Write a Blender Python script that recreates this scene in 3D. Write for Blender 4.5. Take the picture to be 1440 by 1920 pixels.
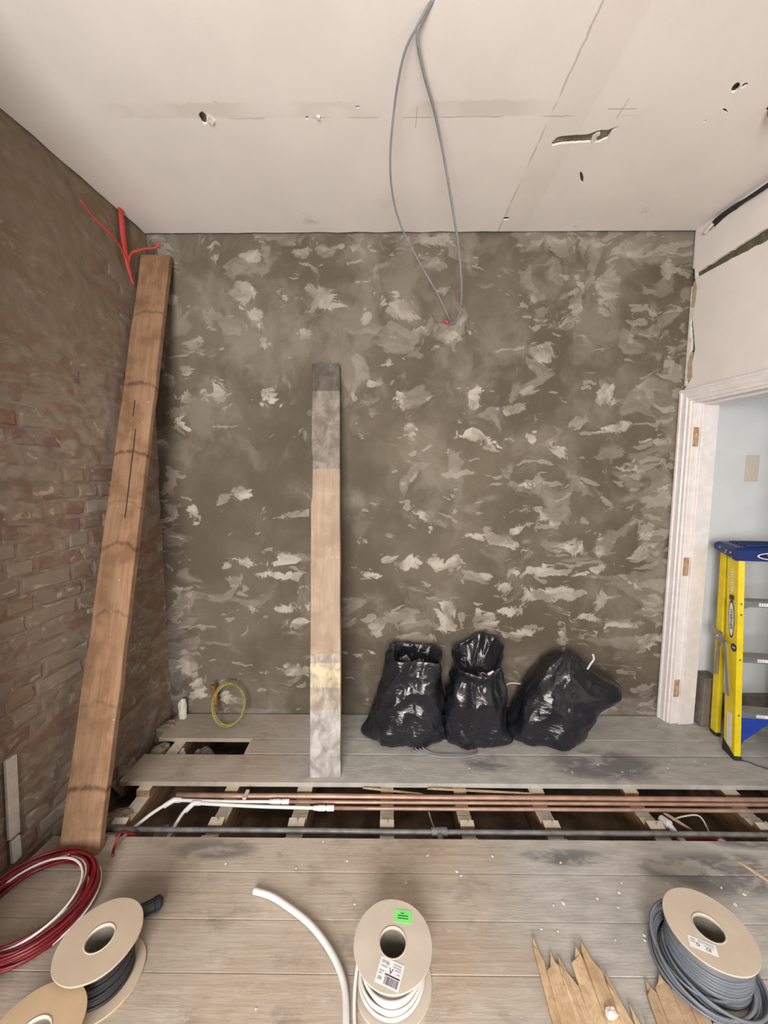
import bpy, bmesh, math, random
from mathutils import Vector, Matrix, noise
for o in list(bpy.data.objects): bpy.data.objects.remove(o)
SC = bpy.context.scene; COL = SC.collection
R = math.radians; PI = math.pi

# ------------------------------------------------------------- camera, world, light
cd = bpy.data.cameras.new('camera'); cam = bpy.data.objects.new('camera', cd); COL.objects.link(cam)
cd.sensor_fit = 'VERTICAL'; cd.sensor_height = 36; cd.lens = 13.5; cd.clip_start = .02
cam.location = (0, 0, 1.54); cam.rotation_euler = (R(90 - 5.5), 0, .00833)
SC.camera = cam
W = bpy.data.worlds.new('world'); SC.world = W; W.use_nodes = True
W.node_tree.nodes['Background'].inputs[0].default_value = (.78, .86, 1, 1)
W.node_tree.nodes['Background'].inputs[1].default_value = .35
vs = SC.view_settings
vs.view_transform = 'Standard'; vs.look = 'None'; vs.gamma = 1; vs.use_curve_mapping = False
vs.exposure = 0.0
SC.cycles.adaptive_min_samples = 16; SC.cycles.adaptive_threshold = .05; SC.cycles.max_bounces = 6; SC.cycles.diffuse_bounces = 4; SC.cycles.glossy_bounces = 3; SC.cycles.transmission_bounces = 3; SC.cycles.caustics_reflective = False; SC.cycles.caustics_refractive = False
def area(name, loc, rot, sx, sy, e, col):
    l = bpy.data.lights.new(name, 'AREA'); l.shape = 'RECTANGLE'; l.size = sx; l.size_y = sy; l.energy = e; l.color = col
    o = bpy.data.objects.new(name, l); COL.objects.link(o); o.location = loc; o.rotation_euler = rot
    return o
area('window_daylight', (-.40, -1.80, 1.42), (R(90), 0, 0), 1.4, 2.0, 235, (1, .965, .935))       # sky seen through the bay window behind the camera
area('hall_window_daylight', (2.65, -.42, 1.6), (R(90), 0, 0), .9, 1.3, 20, (.93, .97, 1))      # window at the end of the hall

# ------------------------------------------------------------- helpers
def link(o, parent=None):
    COL.objects.link(o)
    if parent is not None: o.parent = parent
    return o
def obj(name, bm, m, parent=None, smooth=False, mat4=None):
    me = bpy.data.meshes.new(name)
    if isinstance(bm, bmesh.types.BMesh):
        bmesh.ops.recalc_face_normals(bm, faces=bm.faces[:]); bm.to_mesh(me); bm.free()
    else:
        me.from_pydata([tuple(v) for v in bm[0]], [], bm[1]); me.update()
    if m: me.materials.append(m)
    if smooth:
        for p in me.polygons: p.use_smooth = True
    o = bpy.data.objects.new(name, me); link(o, parent)
    if mat4 is not None: o.matrix_local = mat4
    return o
def mob(name, me, parent=None, mat4=None):
    o = bpy.data.objects.new(name, me); link(o, parent)
    if mat4 is not None: o.matrix_local = mat4
    return o
def tag(o, label, cat, group=None, kind=None):
    if label: o['label'] = label
    if cat: o['category'] = cat
    if group: o['group'] = group
    if kind: o['kind'] = kind
    return o
def struct(o, label, cat): return tag(o, label, cat, None, 'structure')
def empty(name, loc=(0, 0, 0), rz=0, label=None, cat=None, group=None, kind=None):
    o = bpy.data.objects.new(name, None); link(o); o.location = loc; o.rotation_euler = (0, 0, rz); o.empty_display_size = .05
    return tag(o, label, cat, group, kind)
def box(bm, x0, x1, y0, y1, z0, z1, bev=0):
    r = bmesh.ops.create_cube(bm, size=1)
    for v in r['verts']:
        v.co = Vector(((x0 + x1) / 2 + v.co.x * (x1 - x0), (y0 + y1) / 2 + v.co.y * (y1 - y0), (z0 + z1) / 2 + v.co.z * (z1 - z0)))
    if bev:
        es = {e for v in r['verts'] for e in v.link_edges}
        bmesh.ops.bevel(bm, geom=list(es), offset=bev, segments=1, affect='EDGES')
    return bm
def bx(*a, bev=0): return box(bmesh.new(), *a, bev=bev)
def spline(pts, n=8, closed=False):
    P = [Vector(p) for p in pts]; out = []
    k = len(P); rng = range(k if closed else k - 1)
    for i in rng:
        if closed: a, b, c, d = P[i - 1], P[i], P[(i + 1) % k], P[(i + 2) % k]
        else: a, b, c, d = P[max(i - 1, 0)], P[i], P[i + 1], P[min(i + 2, k - 1)]
        for j in range(n):
            t = j / n
            out.append(.5 * ((2 * b) + (c - a) * t + (2 * a - 5 * b + 4 * c - d) * t * t + (3 * b - a - 3 * c + d) * t ** 3))
    if not closed: out.append(P[-1])
    return out
def tube(bm, pts, r, n=8, closed=False, flat=1.0, cap=True):
    P = [Vector(p) for p in pts]; k = len(P); rings = []
    up = Vector((0, 0, 1)); prev = None
    for i in range(k):
        t = (P[(i + 1) % k] - P[i - 1]) if closed else (P[min(i + 1, k - 1)] - P[max(i - 1, 0)])
        t.normalize()
        if prev is None:
            u = up if abs(t.z) < .95 else Vector((1, 0, 0))
            u = (u - t * u.dot(t)).normalized()
        else: u = (prev - t * prev.dot(t)).normalized()
        prev = u; w = t.cross(u)
        ri = r[i] if isinstance(r, (list, tuple)) else r
        rings.append([bm.verts.new(P[i] + (u * math.cos(2 * PI * j / n) * flat + w * math.sin(2 * PI * j / n)) * ri) for j in range(n)])
    for i in range(k if closed else k - 1):
        A, B = rings[i], rings[(i + 1) % k]
        for j in range(n): bm.faces.new((A[j], A[(j + 1) % n], B[(j + 1) % n], B[j]))
    if cap and not closed:
        bm.faces.new(rings[0][::-1]); bm.faces.new(rings[-1])
    return bm
def lathe(bm, prof, n=48, closed=True, wob=0, seed=0):
    rings = []
    for (r, z) in prof:
        rings.append([bm.verts.new((r * math.cos(2 * PI * j / n) * (1 + wob * noise.noise(Vector((math.cos(2 * PI * j / n) * 2 + seed, math.sin(2 * PI * j / n) * 2, 3)))),
                                    r * math.sin(2 * PI * j / n) * (1 + wob * noise.noise(Vector((math.cos(2 * PI * j / n) * 2 + seed, math.sin(2 * PI * j / n) * 2, 3)))), z)) for j in range(n)])
    m = len(prof)
    for i in range(m if closed else m - 1):
        A, B = rings[i], rings[(i + 1) % m]
        for j in range(n): bm.faces.new((A[j], A[(j + 1) % n], B[(j + 1) % n], B[j]))
    return bm
def prism(bm, poly, axis, a, b):
    """extrude a closed 2D polygon along axis from a to b; 2D coords fill the two other axes in order"""
    def P(p, t):
        l = list(p); l.insert('xyz'.index(axis), t); return bm.verts.new(l)
    A = [P(p, a) for p in poly]; B = [P(p, b) for p in poly]
    k = len(poly)
    for i in range(k): bm.faces.new((A[i], A[(i + 1) % k], B[(i + 1) % k], B[i]))
    bm.faces.new(A[::-1]); bm.faces.new(B)
    return bm
def sheet(loops, conv, depth):
    """flat sheet bounded by the first 2D loop with the other loops cut out, given depth (a 3D offset)"""
    bm = bmesh.new()
    for L in loops:
        vs_ = [bm.verts.new(conv(*p)) for p in L]
        for i in range(len(vs_)): bm.edges.new((vs_[i], vs_[(i + 1) % len(vs_)]))
    r = bmesh.ops.triangle_fill(bm, use_beauty=True, edges=bm.edges[:])
    fs = [g for g in r['geom'] if isinstance(g, bmesh.types.BMFace)]
    ex = bmesh.ops.extrude_face_region(bm, geom=bm.faces[:])
    bmesh.ops.translate(bm, vec=Vector(depth), verts=[g for g in ex['geom'] if isinstance(g, bmesh.types.BMVert)])
    return bm
def rough_loop(L, amp, step, seed=0):
    out = []
    for i in range(len(L)):
        a = Vector(L[i]); b = Vector(L[(i + 1) % len(L)]); d = (b - a).length; n = max(1, int(d / step))
        for j in range(n):
            p = a + (b - a) * (j / n); q = Vector((p.x * 40 + seed, p.y * 40, seed))
            out.append((p.x + amp * noise.noise(q), p.y + amp * noise.noise(q + Vector((9, 5, 3)))))
    return out
def text_obj(name, body, size, m, parent, mat4, thick=.0004, shear=0):
    c = bpy.data.curves.new(name, 'FONT'); c.body = body; c.size = size; c.align_x = 'CENTER'; c.align_y = 'CENTER'; c.extrude = thick; c.shear = shear; c.resolution_u = 2
    t = bpy.data.objects.new('tmp', c); COL.objects.link(t)
    dg = bpy.context.evaluated_depsgraph_get()
    me = bpy.data.meshes.new_from_object(t.evaluated_get(dg)); bpy.data.objects.remove(t)
    me.materials.clear(); me.materials.append(m); me.name = name
    return mob(name, me, parent, mat4)
def frame(o, x, y):
    x = Vector(x).normalized(); y = Vector(y); y = (y - x * y.dot(x)).normalized(); z = x.cross(y)
    return Matrix(((x.x, y.x, z.x, o[0]), (x.y, y.y, z.y, o[1]), (x.z, y.z, z.z, o[2]), (0, 0, 0, 1)))

# ------------------------------------------------------------- materials
class NT:
    def __init__(s, name, rough=.8, spec=.3):
        s.m = bpy.data.materials.new(name); s.m.use_nodes = True; s.t = s.m.node_tree
        s.b = s.t.nodes['Principled BSDF']; s.b.inputs['Roughness'].default_value = rough; s.b.inputs['Specular IOR Level'].default_value = spec
        s.tc = s.t.nodes.new('ShaderNodeTexCoord')
    def n(s, typ, ins=None, **pr):
        nd = s.t.nodes.new('ShaderNode' + typ)
        for k, v in pr.items(): setattr(nd, k, v)
        for k, v in (ins or {}).items():
            if isinstance(v, bpy.types.NodeSocket): s.t.links.new(v, nd.inputs[k])
            else: nd.inputs[k].default_value = v
        return nd
    def vec(s, sc=(1, 1, 1), loc=(0, 0, 0), src=None, rot=(0, 0, 0)):
        return s.n('Mapping', {'Vector': src or s.tc.outputs['Object'], 'Scale': sc, 'Location': loc, 'Rotation': rot}).outputs[0]
    def noise(s, v, scale, detail=4, rough=.55, dist=0):
        return s.n('TexNoise', {'Vector': v, 'Scale': scale, 'Detail': detail, 'Roughness': rough, 'Distortion': dist}).outputs['Fac']
    def math(s, op, a, b=0.0, c=0.0, clamp=False):
        nd = s.n('Math', {0: a, 1: b, 2: c}, operation=op); nd.use_clamp = clamp; return nd.outputs[0]
    def step(s, v, a, b, lo=0.0, hi=1.0):
        nd = s.n('MapRange', {'Value': v, 'From Min': a, 'From Max': b, 'To Min': lo, 'To Max': hi}, interpolation_type='SMOOTHSTEP'); return nd.outputs[0]
    def mix(s, f, a, b, mode='MIX'):
        nd = s.n('Mix', {0: f}, data_type='RGBA', blend_type=mode)
        for i, v in ((6, a), (7, b)):
            if isinstance(v, bpy.types.NodeSocket): s.t.links.new(v, nd.inputs[i])
            else: nd.inputs[i].default_value = (*v, 1) if len(v) == 3 else v
        return nd.outputs[2]
    def ramp(s, f, stops, interp='LINEAR'):
        nd = s.n('ValToRGB', {0: f}); cr = nd.color_ramp; cr.interpolation = interp
        while len(cr.elements) > 1: cr.elements.remove(cr.elements[-1])
        cr.elements[0].position = stops[0][0]; cr.elements[0].color = (*stops[0][1], 1)
        for p, c in stops[1:]:
            e = cr.elements.new(p); e.color = (*c, 1)
        return nd.outputs[0]
    def xyz(s, src=None):
        nd = s.n('SeparateXYZ', {0: src or s.tc.outputs['Object']}); return nd.outputs
    def rand(s): return s.n('ObjectInfo').outputs['Random']
    def col(s, c): 
        if isinstance(c, bpy.types.NodeSocket): s.t.links.new(c, s.b.inputs['Base Color'])
        else: s.b.inputs['Base Color'].default_value = (*c, 1)
        return s
    def bump(s, h, st=.3, d=.01):
        nd = s.n('Bump', {'Height': h, 'Strength': st, 'Distance': d}); s.t.links.new(nd.outputs[0], s.b.inputs['Normal']); return s
    def rgh(s, v): s.t.links.new(v, s.b.inputs['Roughness']); return s
MT = {}
def plain(name, c, rough=.6, spec=.3, metal=0, var=.12, scale=30, bump=.0):
    s = NT(name, rough, spec); s.b.inputs['Metallic'].default_value = metal
    f = s.noise(s.vec(), scale, 4)
    s.col(s.mix(s.step(f, .3, .75), tuple(x * (1 - var) for x in c), tuple(min(1, x * (1 + var)) for x in c)))
    if bump: s.bump(f, bump, .003)
    MT[name] = s.m; return s.m

# bare wall: dull olive-brown backing coat, paler scraped plaster patches
s = NT('backing_plaster', .92, .15)
x, y, z = s.xyz()
wv = s.n('TexNoise', {'Vector': s.vec((1.6, 1, 1.6)), 'Scale': 2.2, 'Detail': 3}).outputs['Color']
wp = s.n('VectorMath', {0: s.tc.outputs['Object'], 1: s.n('VectorMath', {0: wv, 1: (.34, 0, .22)}, operation='MULTIPLY').outputs[0]}, operation='ADD').outputs[0]
big = s.noise(s.vec((1, 1, 1.1), (3.1, 0, 7.7)), 1.5, 2)
lowz = s.step(z, .5, 1.75, 1, 0)
righ = s.step(x, -1.0, 1.5, -.03, .035)
edge = s.step(x, -1.36, -1.12, .09, 0)
edge2 = s.step(x, 1.35, 1.72, 0, .055)
topb = s.step(z, 2.70, 2.9, 0, .045)
bias = s.math('ADD', s.math('ADD', righ, edge), s.math('ADD', edge2, topb))
bias = s.math('ADD', bias, s.math('MULTIPLY', s.math('SUBTRACT', big, .5), .30))
n_iso = s.noise(s.vec((1, 1, 1.15), (1.3, 0, .4), wp), 4.4, 5, .52, .5)
n_str = s.noise(s.vec((.55, 1, 1.7), (5.3, 0, 2.4), wp), 5.2, 5, .52, .5)
base = s.n('Mix', {0: lowz, 2: n_iso, 3: n_str}, data_type='FLOAT').outputs[0]
v = s.math('ADD', base, bias)
sharp = s.step(v, .583, .635)
n_s2 = s.noise(s.vec((.7, 1, 1.5), (9.1, 0, 4.2), wp), 11, 4, .5, .3)
sharp2 = s.step(s.math('ADD', n_s2, s.math('MULTIPLY', bias, .8)), .645, .67)
soft = s.step(s.math('ADD', s.noise(s.vec((1, 1, .8), (2, 0, 8), wp), 3.6, 5, .6), s.math('MULTIPLY', s.step(z, 1.8, 2.5, 0, .085), 1.0)), .50, .72)
tone = s.noise(s.vec((1, 1, 1), (4, 0, 1)), 2.4, 5, .6)
grain = s.noise(s.vec(), 60, 3)
c = s.mix(s.step(tone, .35, .7), (.104, .086, .063), (.155, .130, .098))
c = s.mix(s.math('MULTIPLY', soft, .52), c, (.255, .226, .186))
fine = s.step(s.noise(s.vec((1, 1, 1.6), (1, 0, 1), wp), 16, 4), .35, .65, .55, 1)
c = s.mix(s.math('MULTIPLY', sharp, s.math('MULTIPLY', fine, .40)), c, (.36, .325, .28))
c = s.mix(s.math('MULTIPLY', sharp2, .42), c, (.42, .38, .33))
pa = s.n('Attribute', attribute_name='scraped').outputs['Fac']
en = s.noise(s.vec((.8, 1, 1.25), (6, 0, 2), wp), 10, 6, .66, .7)
pm = s.math('ADD', pa, s.math('MULTIPLY', s.math('SUBTRACT', en, .5), .17))
pk = s.math('MULTIPLY', s.step(pm, .000, .009), s.step(z, 1.95, 2.4, 1, .62))
pt = s.mix(s.step(s.noise(s.vec((1, 1, 1.5), (1, 0, 9), wp), 7, 5, .6, .4), .34, .66), (.215, .187, .148), (.47, .43, .375))
c = s.mix(s.math('MULTIPLY', pk, .9), c, pt)
c = s.mix(s.math('MULTIPLY', s.step(grain, .5, .8), .10), c, (.1, .08, .06))
s.col(c)
s.bump(s.noise(s.vec((1, 1, 1.5)), 16, 3), .5, .005)
MT['backing'] = s.m

# ceiling skim with the filled board joints
s = NT('ceiling_skim', .85, .2)
x, y, z = s.xyz()
nz = s.noise(s.vec(), 3, 5); nf = s.noise(s.vec(), 26, 4)
c = s.mix(s.step(nz, .3, .7), (.80, .755, .72), (.85, .805, .77))
def band(v, a, b, e): return s.math('MULTIPLY', s.step(v, a - e, a + e), s.step(v, b - e, b + e, 1, 0))
xw = s.math('ADD', x, s.math('MULTIPLY', s.math('SUBTRACT', nf, .5), .03)); yw = s.math('ADD', y, s.math('MULTIPLY', s.math('SUBTRACT', nf, .5), .03))
b1 = s.math('MULTIPLY', band(yw, 1.565, 1.625, .006), s.step(s.noise(s.vec((1, 1, 1), (7, 1, 0)), 3.2, 3), .38, .6))
b1 = s.math('MULTIPLY', b1, band(x, -1.05, .55, .1))
c = s.mix(s.math('MULTIPLY', b1, .32), c, (.50, .44, .375))
b2 = s.math('MULTIPLY', band(xw, .632, .775, .006), s.step(s.noise(s.vec((1, 1, 1), (2, 5, 0)), 3, 3), .3, .6, .35, 1))
c = s.mix(s.math('MULTIPLY', b2, .12), c, (.55, .475, .40))
l1 = s.math('MULTIPLY', band(s.math('ADD', x, s.math('MULTIPLY', s.math('SUBTRACT', nf, .5), .012)), .626, .633, .002), s.step(s.noise(s.vec(), 7, 2), .35, .5))
l2 = s.math('MULTIPLY', band(s.math('ADD', y, s.math('MULTIPLY', s.math('SUBTRACT', nf, .5), .012)), 1.626, 1.631, .002), s.math('MULTIPLY', band(x, -.6, .95, .1), s.step(s.noise(s.vec(), 5, 2), .45, .55)))
c = s.mix(s.math('MULTIPLY', s.math('MAXIMUM', l1, l2), .55), c, (.36, .31, .26))
st = s.step(s.noise(s.vec((1, 1, 1), (4, 4, 1)), 5, 4), .62, .72)
c = s.mix(s.math('MULTIPLY', s.math('MULTIPLY', st, s.step(y, 2.0, 2.34)), .5), c, (.40, .35, .30))
s.col(c); s.bump(s.noise(s.vec(), 90, 3), .12, .002); MT['ceiling'] = s.m

plain('wall_paint', (.78, .735, .70), .85, .2, var=.05, scale=4)
plain('hall_paint', (.60, .615, .61), .85, .2, var=.05, scale=4)
plain('gloss_white', (.80, .755, .74), .38, .5, var=.06, scale=18)
plain('raw_white', (.74, .70, .64), .9, .15, var=.12, scale=30, bump=.3)
plain('bare_pine', (.46, .28, .16), .8, .2, var=.3, scale=35)
plain('green_board', (.135, .128, .085), .9, .15, var=.25, scale=30)
plain('tan_plaster', (.47, .37, .26), .9, .15, var=.2, scale=30)
plain('void', (.045, .036, .03), .95, .1, var=.4, scale=8)
plain('tape_mark', (.52, .47, .38), .9, .1, var=.05)

# brick and mortar
s = NT('old_brick', .93, .12)
wpos = s.n('NewGeometry').outputs['Position']; x, y, z = s.xyz(wpos); rd = s.rand()
c = s.ramp(rd, [(0, (.215, .135, .10)), (.16, (.255, .185, .135)), (.32, (.22, .165, .125)), (.45, (.275, .225, .175)), (.60, (.235, .135, .09)), (.66, (.32, .275, .22)), (.82, (.20, .125, .105)), (.92, (.25, .21, .165))], 'CONSTANT')
f1 = s.noise(s.vec(src=wpos), 16, 5); f2 = s.noise(s.vec((1, 1, 1.5), src=wpos), 7, 5, .6, .6); f3 = s.noise(s.vec((1, 1, 1.6), (3, 1, 5), src=wpos), 13, 4, .5, .8)
c = s.mix(s.step(f1, .4, .75, 0, .35), c, (.16, .11, .08))
c = s.mix(s.step(f2, .44, .60, 0, .8), c, (.265, .215, .165))
c = s.mix(s.step(f3, .60, .68, 0, .75), c, (.44, .38, .315))
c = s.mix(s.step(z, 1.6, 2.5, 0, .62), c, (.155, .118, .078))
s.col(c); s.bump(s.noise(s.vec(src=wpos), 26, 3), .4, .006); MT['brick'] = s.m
s = NT('lime_mortar', .95, .1)
wpos = s.n('NewGeometry').outputs['Position']; x, y, z = s.xyz(wpos)
f1 = s.noise(s.vec(src=wpos), 20, 5); f2 = s.noise(s.vec((1, 1, 1.5), (2, 2, 2), src=wpos), 8, 5, .6, .8)
c = s.mix(s.step(f1, .3, .7), (.21, .165, .125), (.29, .24, .19))
c = s.mix(s.step(f2, .58, .68, 0, .75), c, (.43, .375, .315))
c = s.mix(s.step(s.noise(s.vec((1, 1, 2.2), (7, 2, 4), src=wpos), 6, 4, .6, .8), .50, .60, 0, .7), c, (.21, .125, .088))
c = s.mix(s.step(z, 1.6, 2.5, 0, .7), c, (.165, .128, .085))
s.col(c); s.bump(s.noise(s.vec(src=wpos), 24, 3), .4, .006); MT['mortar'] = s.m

# dusty pine floorboards
s = NT('dusty_floorboard', .86, .22)
wpos = s.n('NewGeometry').outputs['Position']; x, y, z = s.xyz(wpos); rd = s.rand()
off = s.n('CombineXYZ', {0: s.math('MULTIPLY', rd, 17), 1: s.math('MULTIPLY', rd, 9), 2: 0.0}).outputs[0]
gp = s.n('VectorMath', {0: wpos, 1: off}, operation='ADD').outputs[0]
g1 = s.noise(s.vec((1.1, 16, 4), src=gp), 3, 6, .6, .9)
knot = s.n('TexWave', {'Vector': s.vec((.55, 7, 1), src=gp), 'Scale': 1.2, 'Distortion': 5, 'Detail': 3, 'Detail Scale': .9}, wave_type='BANDS', bands_direction='Y').outputs['Fac']
c = s.mix(s.step(g1, .32, .7), (.395, .315, .235), (.465, .38, .29))
c = s.mix(s.step(knot, .72, 1, 0, .30), c, (.235, .18, .13))
c = s.mix(s.math('MULTIPLY', s.math('SUBTRACT', rd, .5), .35), c, (.25, .20, .15))
dust = s.noise(s.vec((1, 1.3, 1), (2, 6, 0), src=wpos), 2.2, 6, .65)
c = s.mix(s.step(dust, .35, .62, .10, .75), c, (.50, .445, .38))
scr = s.noise(s.vec((2, 22, 1), (0, 4, 0), src=wpos, rot=(0, 0, .35)), 2.2, 5, .6, .3)
c = s.mix(s.step(scr, .56, .70, 0, .30), c, (.60, .55, .48))
c = s.mix(s.step(s.noise(s.vec((1.5, 2.4, 1), (5, 1, 0), src=wpos), 4.5, 6, .68), .50, .70, 0, .62), c, (.25, .205, .16))
c = s.mix(s.step(s.noise(s.vec((1, 1.6, 1), (9, 4, 0), src=wpos), 9, 5, .7), .56, .70, 0, .55), c, (.58, .535, .47))
# paler, cement-grey dust on the door side and behind the gap
greyz = s.math('MAXIMUM', s.step(s.math('ADD', x, s.math('MULTIPLY', dust, .6)), .45, .95), s.math('MULTIPLY', s.step(y, 1.7, 1.8), s.step(x, -.75, -.25)))
c = s.mix(s.math('MULTIPLY', greyz, .85), c, s.mix(s.step(s.noise(s.vec((3, 8, 1), src=wpos, rot=(0, 0, -.5)), 3, 6, .65), .3, .7), (.35, .345, .325), (.50, .495, .465)))
# slate-blue adhesive stains
sn = s.noise(s.vec((2.2, 5, 1), (1, 3, 0), src=wpos, rot=(0, 0, -.55)), 2.6, 6, .62, .4)
def blob(cx, cy, rx, ry):
    a = s.math('DIVIDE', s.math('SUBTRACT', x, cx), rx); b = s.math('DIVIDE', s.math('SUBTRACT', y, cy), ry)
    return s.step(s.math('ADD', s.math('MULTIPLY', a, a), s.math('MULTIPLY', b, b)), 0.25, 1.15, 1, 0)
bl = blob(1.15, 1.92, .34, .13)
for q in ((1.32, 1.36, .33, .10), (1.12, 1.38, .14, .06), (.72, 1.42, .2, .04), (-.72, 1.44, .2, .05), (.55, 1.93, .16, .07), (1.6, 1.5, .3, .05)): bl = s.math('MAXIMUM', bl, blob(*q))
c = s.mix(s.math('MULTIPLY', bl, s.step(sn, .38, .54, .10, .82)), c, (.135, .132, .135))
left_shade = s.math('MULTIPLY', s.step(x, -.45, -.95), s.step(s.noise(s.vec((1, 1, 1), (8, 2, 0), src=wpos), 3, 5), .35, .65, .25, .7))  # boards darken towards the left wall: shade of that side put into the colour
c = s.mix(left_shade, c, (.225, .19, .15))
spk = s.n('TexVoronoi', {'Vector': s.vec(src=wpos), 'Scale': 26}, feature='F1').outputs['Distance']
spm = s.math('MULTIPLY', s.step(spk, .045, .075, 1, 0), s.step(s.noise(s.vec((1, 1, 1), (3, 3, 3), src=wpos), 4, 2), .48, .58))
c = s.mix(s.math('MULTIPLY', spm, .8), c, (.62, .58, .52))
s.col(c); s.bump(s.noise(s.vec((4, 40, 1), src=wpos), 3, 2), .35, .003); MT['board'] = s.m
# sawn joists
s = NT('joist_timber', .9, .15)
wpos = s.n('NewGeometry').outputs['Position']; x, y, z = s.xyz(wpos)
g = s.noise(s.vec((14, 1.5, 8), src=wpos), 4, 5)
c = s.mix(s.step(g, .3, .7), (.20, .12, .07), (.33, .22, .13))
nrm = s.xyz(s.n('NewGeometry').outputs['Normal'])
dustm = s.math('MULTIPLY', s.step(nrm[2], .6, .9), s.step(s.noise(s.vec(src=wpos), 18, 4), .25, .5, .6, .97))
c = s.mix(dustm, c, (.58, .53, .44)); s.col(c); s.bump(g, .4, .004); MT['joist'] = s.m

def timber(name, c0, c1, dark, rough=.8, bands=(), paint=()):
    """plank: grain along local z; bands = (z, half width, strength) transverse joist marks; paint = (z0, z1, colour, coverage)"""
    s = NT(name, rough, .25); x, y, z = s.xyz()
    g = s.noise(s.vec((9, 9, .55)), 5, 6, .6, .8); n2 = s.noise(s.vec(), 7, 5); n3 = s.noise(s.vec((1, 1, .5)), 30, 4)
    c = s.mix(s.step(g, .3, .72), c0, c1); c = s.mix(s.step(n2, .42, .66, 0, .75), c, dark); c = s.mix(s.step(s.noise(s.vec((1, 1, .6), (3, 3, 3)), 11, 5, .65), .52, .72, 0, .45), c, tuple(min(1, v * 1.25) for v in c1))
    zz = s.math('ADD', z, s.math('ADD', s.math('MULTIPLY', s.math('SUBTRACT', s.noise(s.vec((1, 1, .2)), 9, 3), .5), .10), s.math('MULTIPLY', s.math('MULTIPLY', x, x), 4.0)))
    for (b, w, st) in bands:
        c = s.mix(s.math('MULTIPLY', s.step(s.math('ABSOLUTE', s.math('SUBTRACT', zz, b)), 0, w, st, 0), s.step(n3, .3, .6, .4, 1)), c, tuple(v * .35 for v in dark))
    ze = s.math('ADD', z, s.math('MULTIPLY', s.math('SUBTRACT', n3, .5), .012))
    for (a, b, pc, cov) in paint:
        mk = s.math('MULTIPLY', s.step(ze, a - .003, a + .003), s.step(ze, b - .003, b + .003, 1, 0))
        var = s.mix(s.step(s.noise(s.vec((1, 1, .7)), 16, 5, .6, .5), .35, .68), tuple(v * .55 for v in pc), tuple(min(1, v * 1.35) for v in pc))
        c = s.mix(s.math('MULTIPLY', mk, cov), c, var)
    sp = s.n('TexVoronoi', {'Vector': s.vec((1, 1, 1)), 'Scale': 24}, feature='F1').outputs['Distance']
    c = s.mix(s.math('MULTIPLY', s.step(sp, .05, .09, 1, 0), s.step(s.noise(s.vec((1, 1, 1), (5, 5, 5)), 6, 2), .52, .6, 0, .7)), c, (.72, .66, .55))
    s.col(c); s.bump(g, .35, .004); MT[name] = s.m; return s.m
timber('joist_brown', (.24, .138, .078), (.33, .205, .122), (.175, .092, .046), bands=((.246, .020, .8), (.578, .014, .3), (.959, .016, .35), (1.28, .018, .7), (1.482, .010, .3), (1.741, .018, .75), (2.12, .018, .75), (2.547, .016, .5)))
timber('scaffold_plank', (.335, .255, .18), (.41, .325, .24), (.28, .205, .145), paint=((2.068, 2.32, (.085, .078, .07), .88), (1.611, 2.068, (.20, .18, .16), .85), (.438, .564, (.60, .52, .36), .8), (.566, .61, (.44, .41, .37), .7), (.33, .438, (.40, .36, .30), .7), (-.1, .33, (.40, .40, .395), .72)))
timber('splinter_pine', (.50, .35, .205), (.66, .50, .325), (.40, .25, .14), .75)
timber('splinter_brown', (.42, .29, .185), (.52, .38, .26), (.34, .22, .13), .8)

plain('copper', (.47, .29, .215), .45, .5, metal=.35, var=.2, scale=12)
plain('steel_grey', (.24, .245, .245), .55, .4, metal=.4, var=.25, scale=20)
plain('white_plastic', (.72, .71, .70), .35, .5, var=.04)
plain('grubby_white', (.60, .57, .53), .6, .3, var=.15, scale=15)
plain('card', (.50, .405, .305), .85, .15, var=.06, scale=8)
plain('card_pale', (.56, .48, .39), .85, .15, var=.07, scale=10)
plain('card_light', (.575, .51, .43), .85, .15, var=.07, scale=10)
plain('card_tan', (.49, .355, .225), .85, .15, var=.06, scale=8)
plain('cable_grey', (.165, .185, .215), .42, .45, var=.08)
plain('cable_mid', (.25, .25, .255), .45, .4, var=.1)
plain('cable_black', (.03, .03, .034), .45, .4, var=.2)
plain('cable_white', (.66, .635, .61), .42, .45, var=.06)
plain('cable_red', (.17, .010, .014), .4, .45, var=.25, scale=20)
plain('red_conduit', (.50, .055, .045), .4, .45, var=.15)
plain('cable_earth', (.30, .28, .07), .45, .4, var=.25, scale=60)
plain('brown_sleeve', (.22, .095, .03), .6, .3, var=.2)
plain('label_white', (.82, .82, .82), .5, .4, var=.03)
plain('ink', (.05, .05, .075), .6, .3, var=.1)
plain('pencil', (.46, .41, .37), .8, .1, var=.1)
plain('ink_soft', (.42, .42, .48), .6, .3, var=.1)
plain('green_sticker', (.22, .80, .20), .5, .3, var=.05)
plain('ink_green', (.03, .22, .04), .6, .3, var=.1)
plain('grp_yellow', (.80, .62, .012), .38, .5, var=.08, scale=14)
plain('ladder_blue', (.012, .028, .135), .42, .5, var=.12)
plain('gusset_blue', (.02, .055, .36), .42, .5, var=.15)
plain('badge_navy', (.012, .014, .07), .45, .4, var=.05)
plain('aluminium', (.36, .375, .38), .38, .5, metal=.65, var=.12, scale=20)
plain('spreader_grey', (.30, .285, .245), .5, .4, metal=.35, var=.15)
plain('rubber', (.03, .032, .04), .7, .3, var=.2)
plain('bright_steel', (.8, .8, .78), .25, .5, metal=.9, var=.05)
plain('rubble', (.23, .19, .145), .95, .1, var=.35, scale=25, bump=.6)
plain('chip_white', (.72, .68, .62), .9, .15, var=.1)
plain('old_skirting', (.17, .145, .12), .7, .25, var=.25, scale=14)
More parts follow.
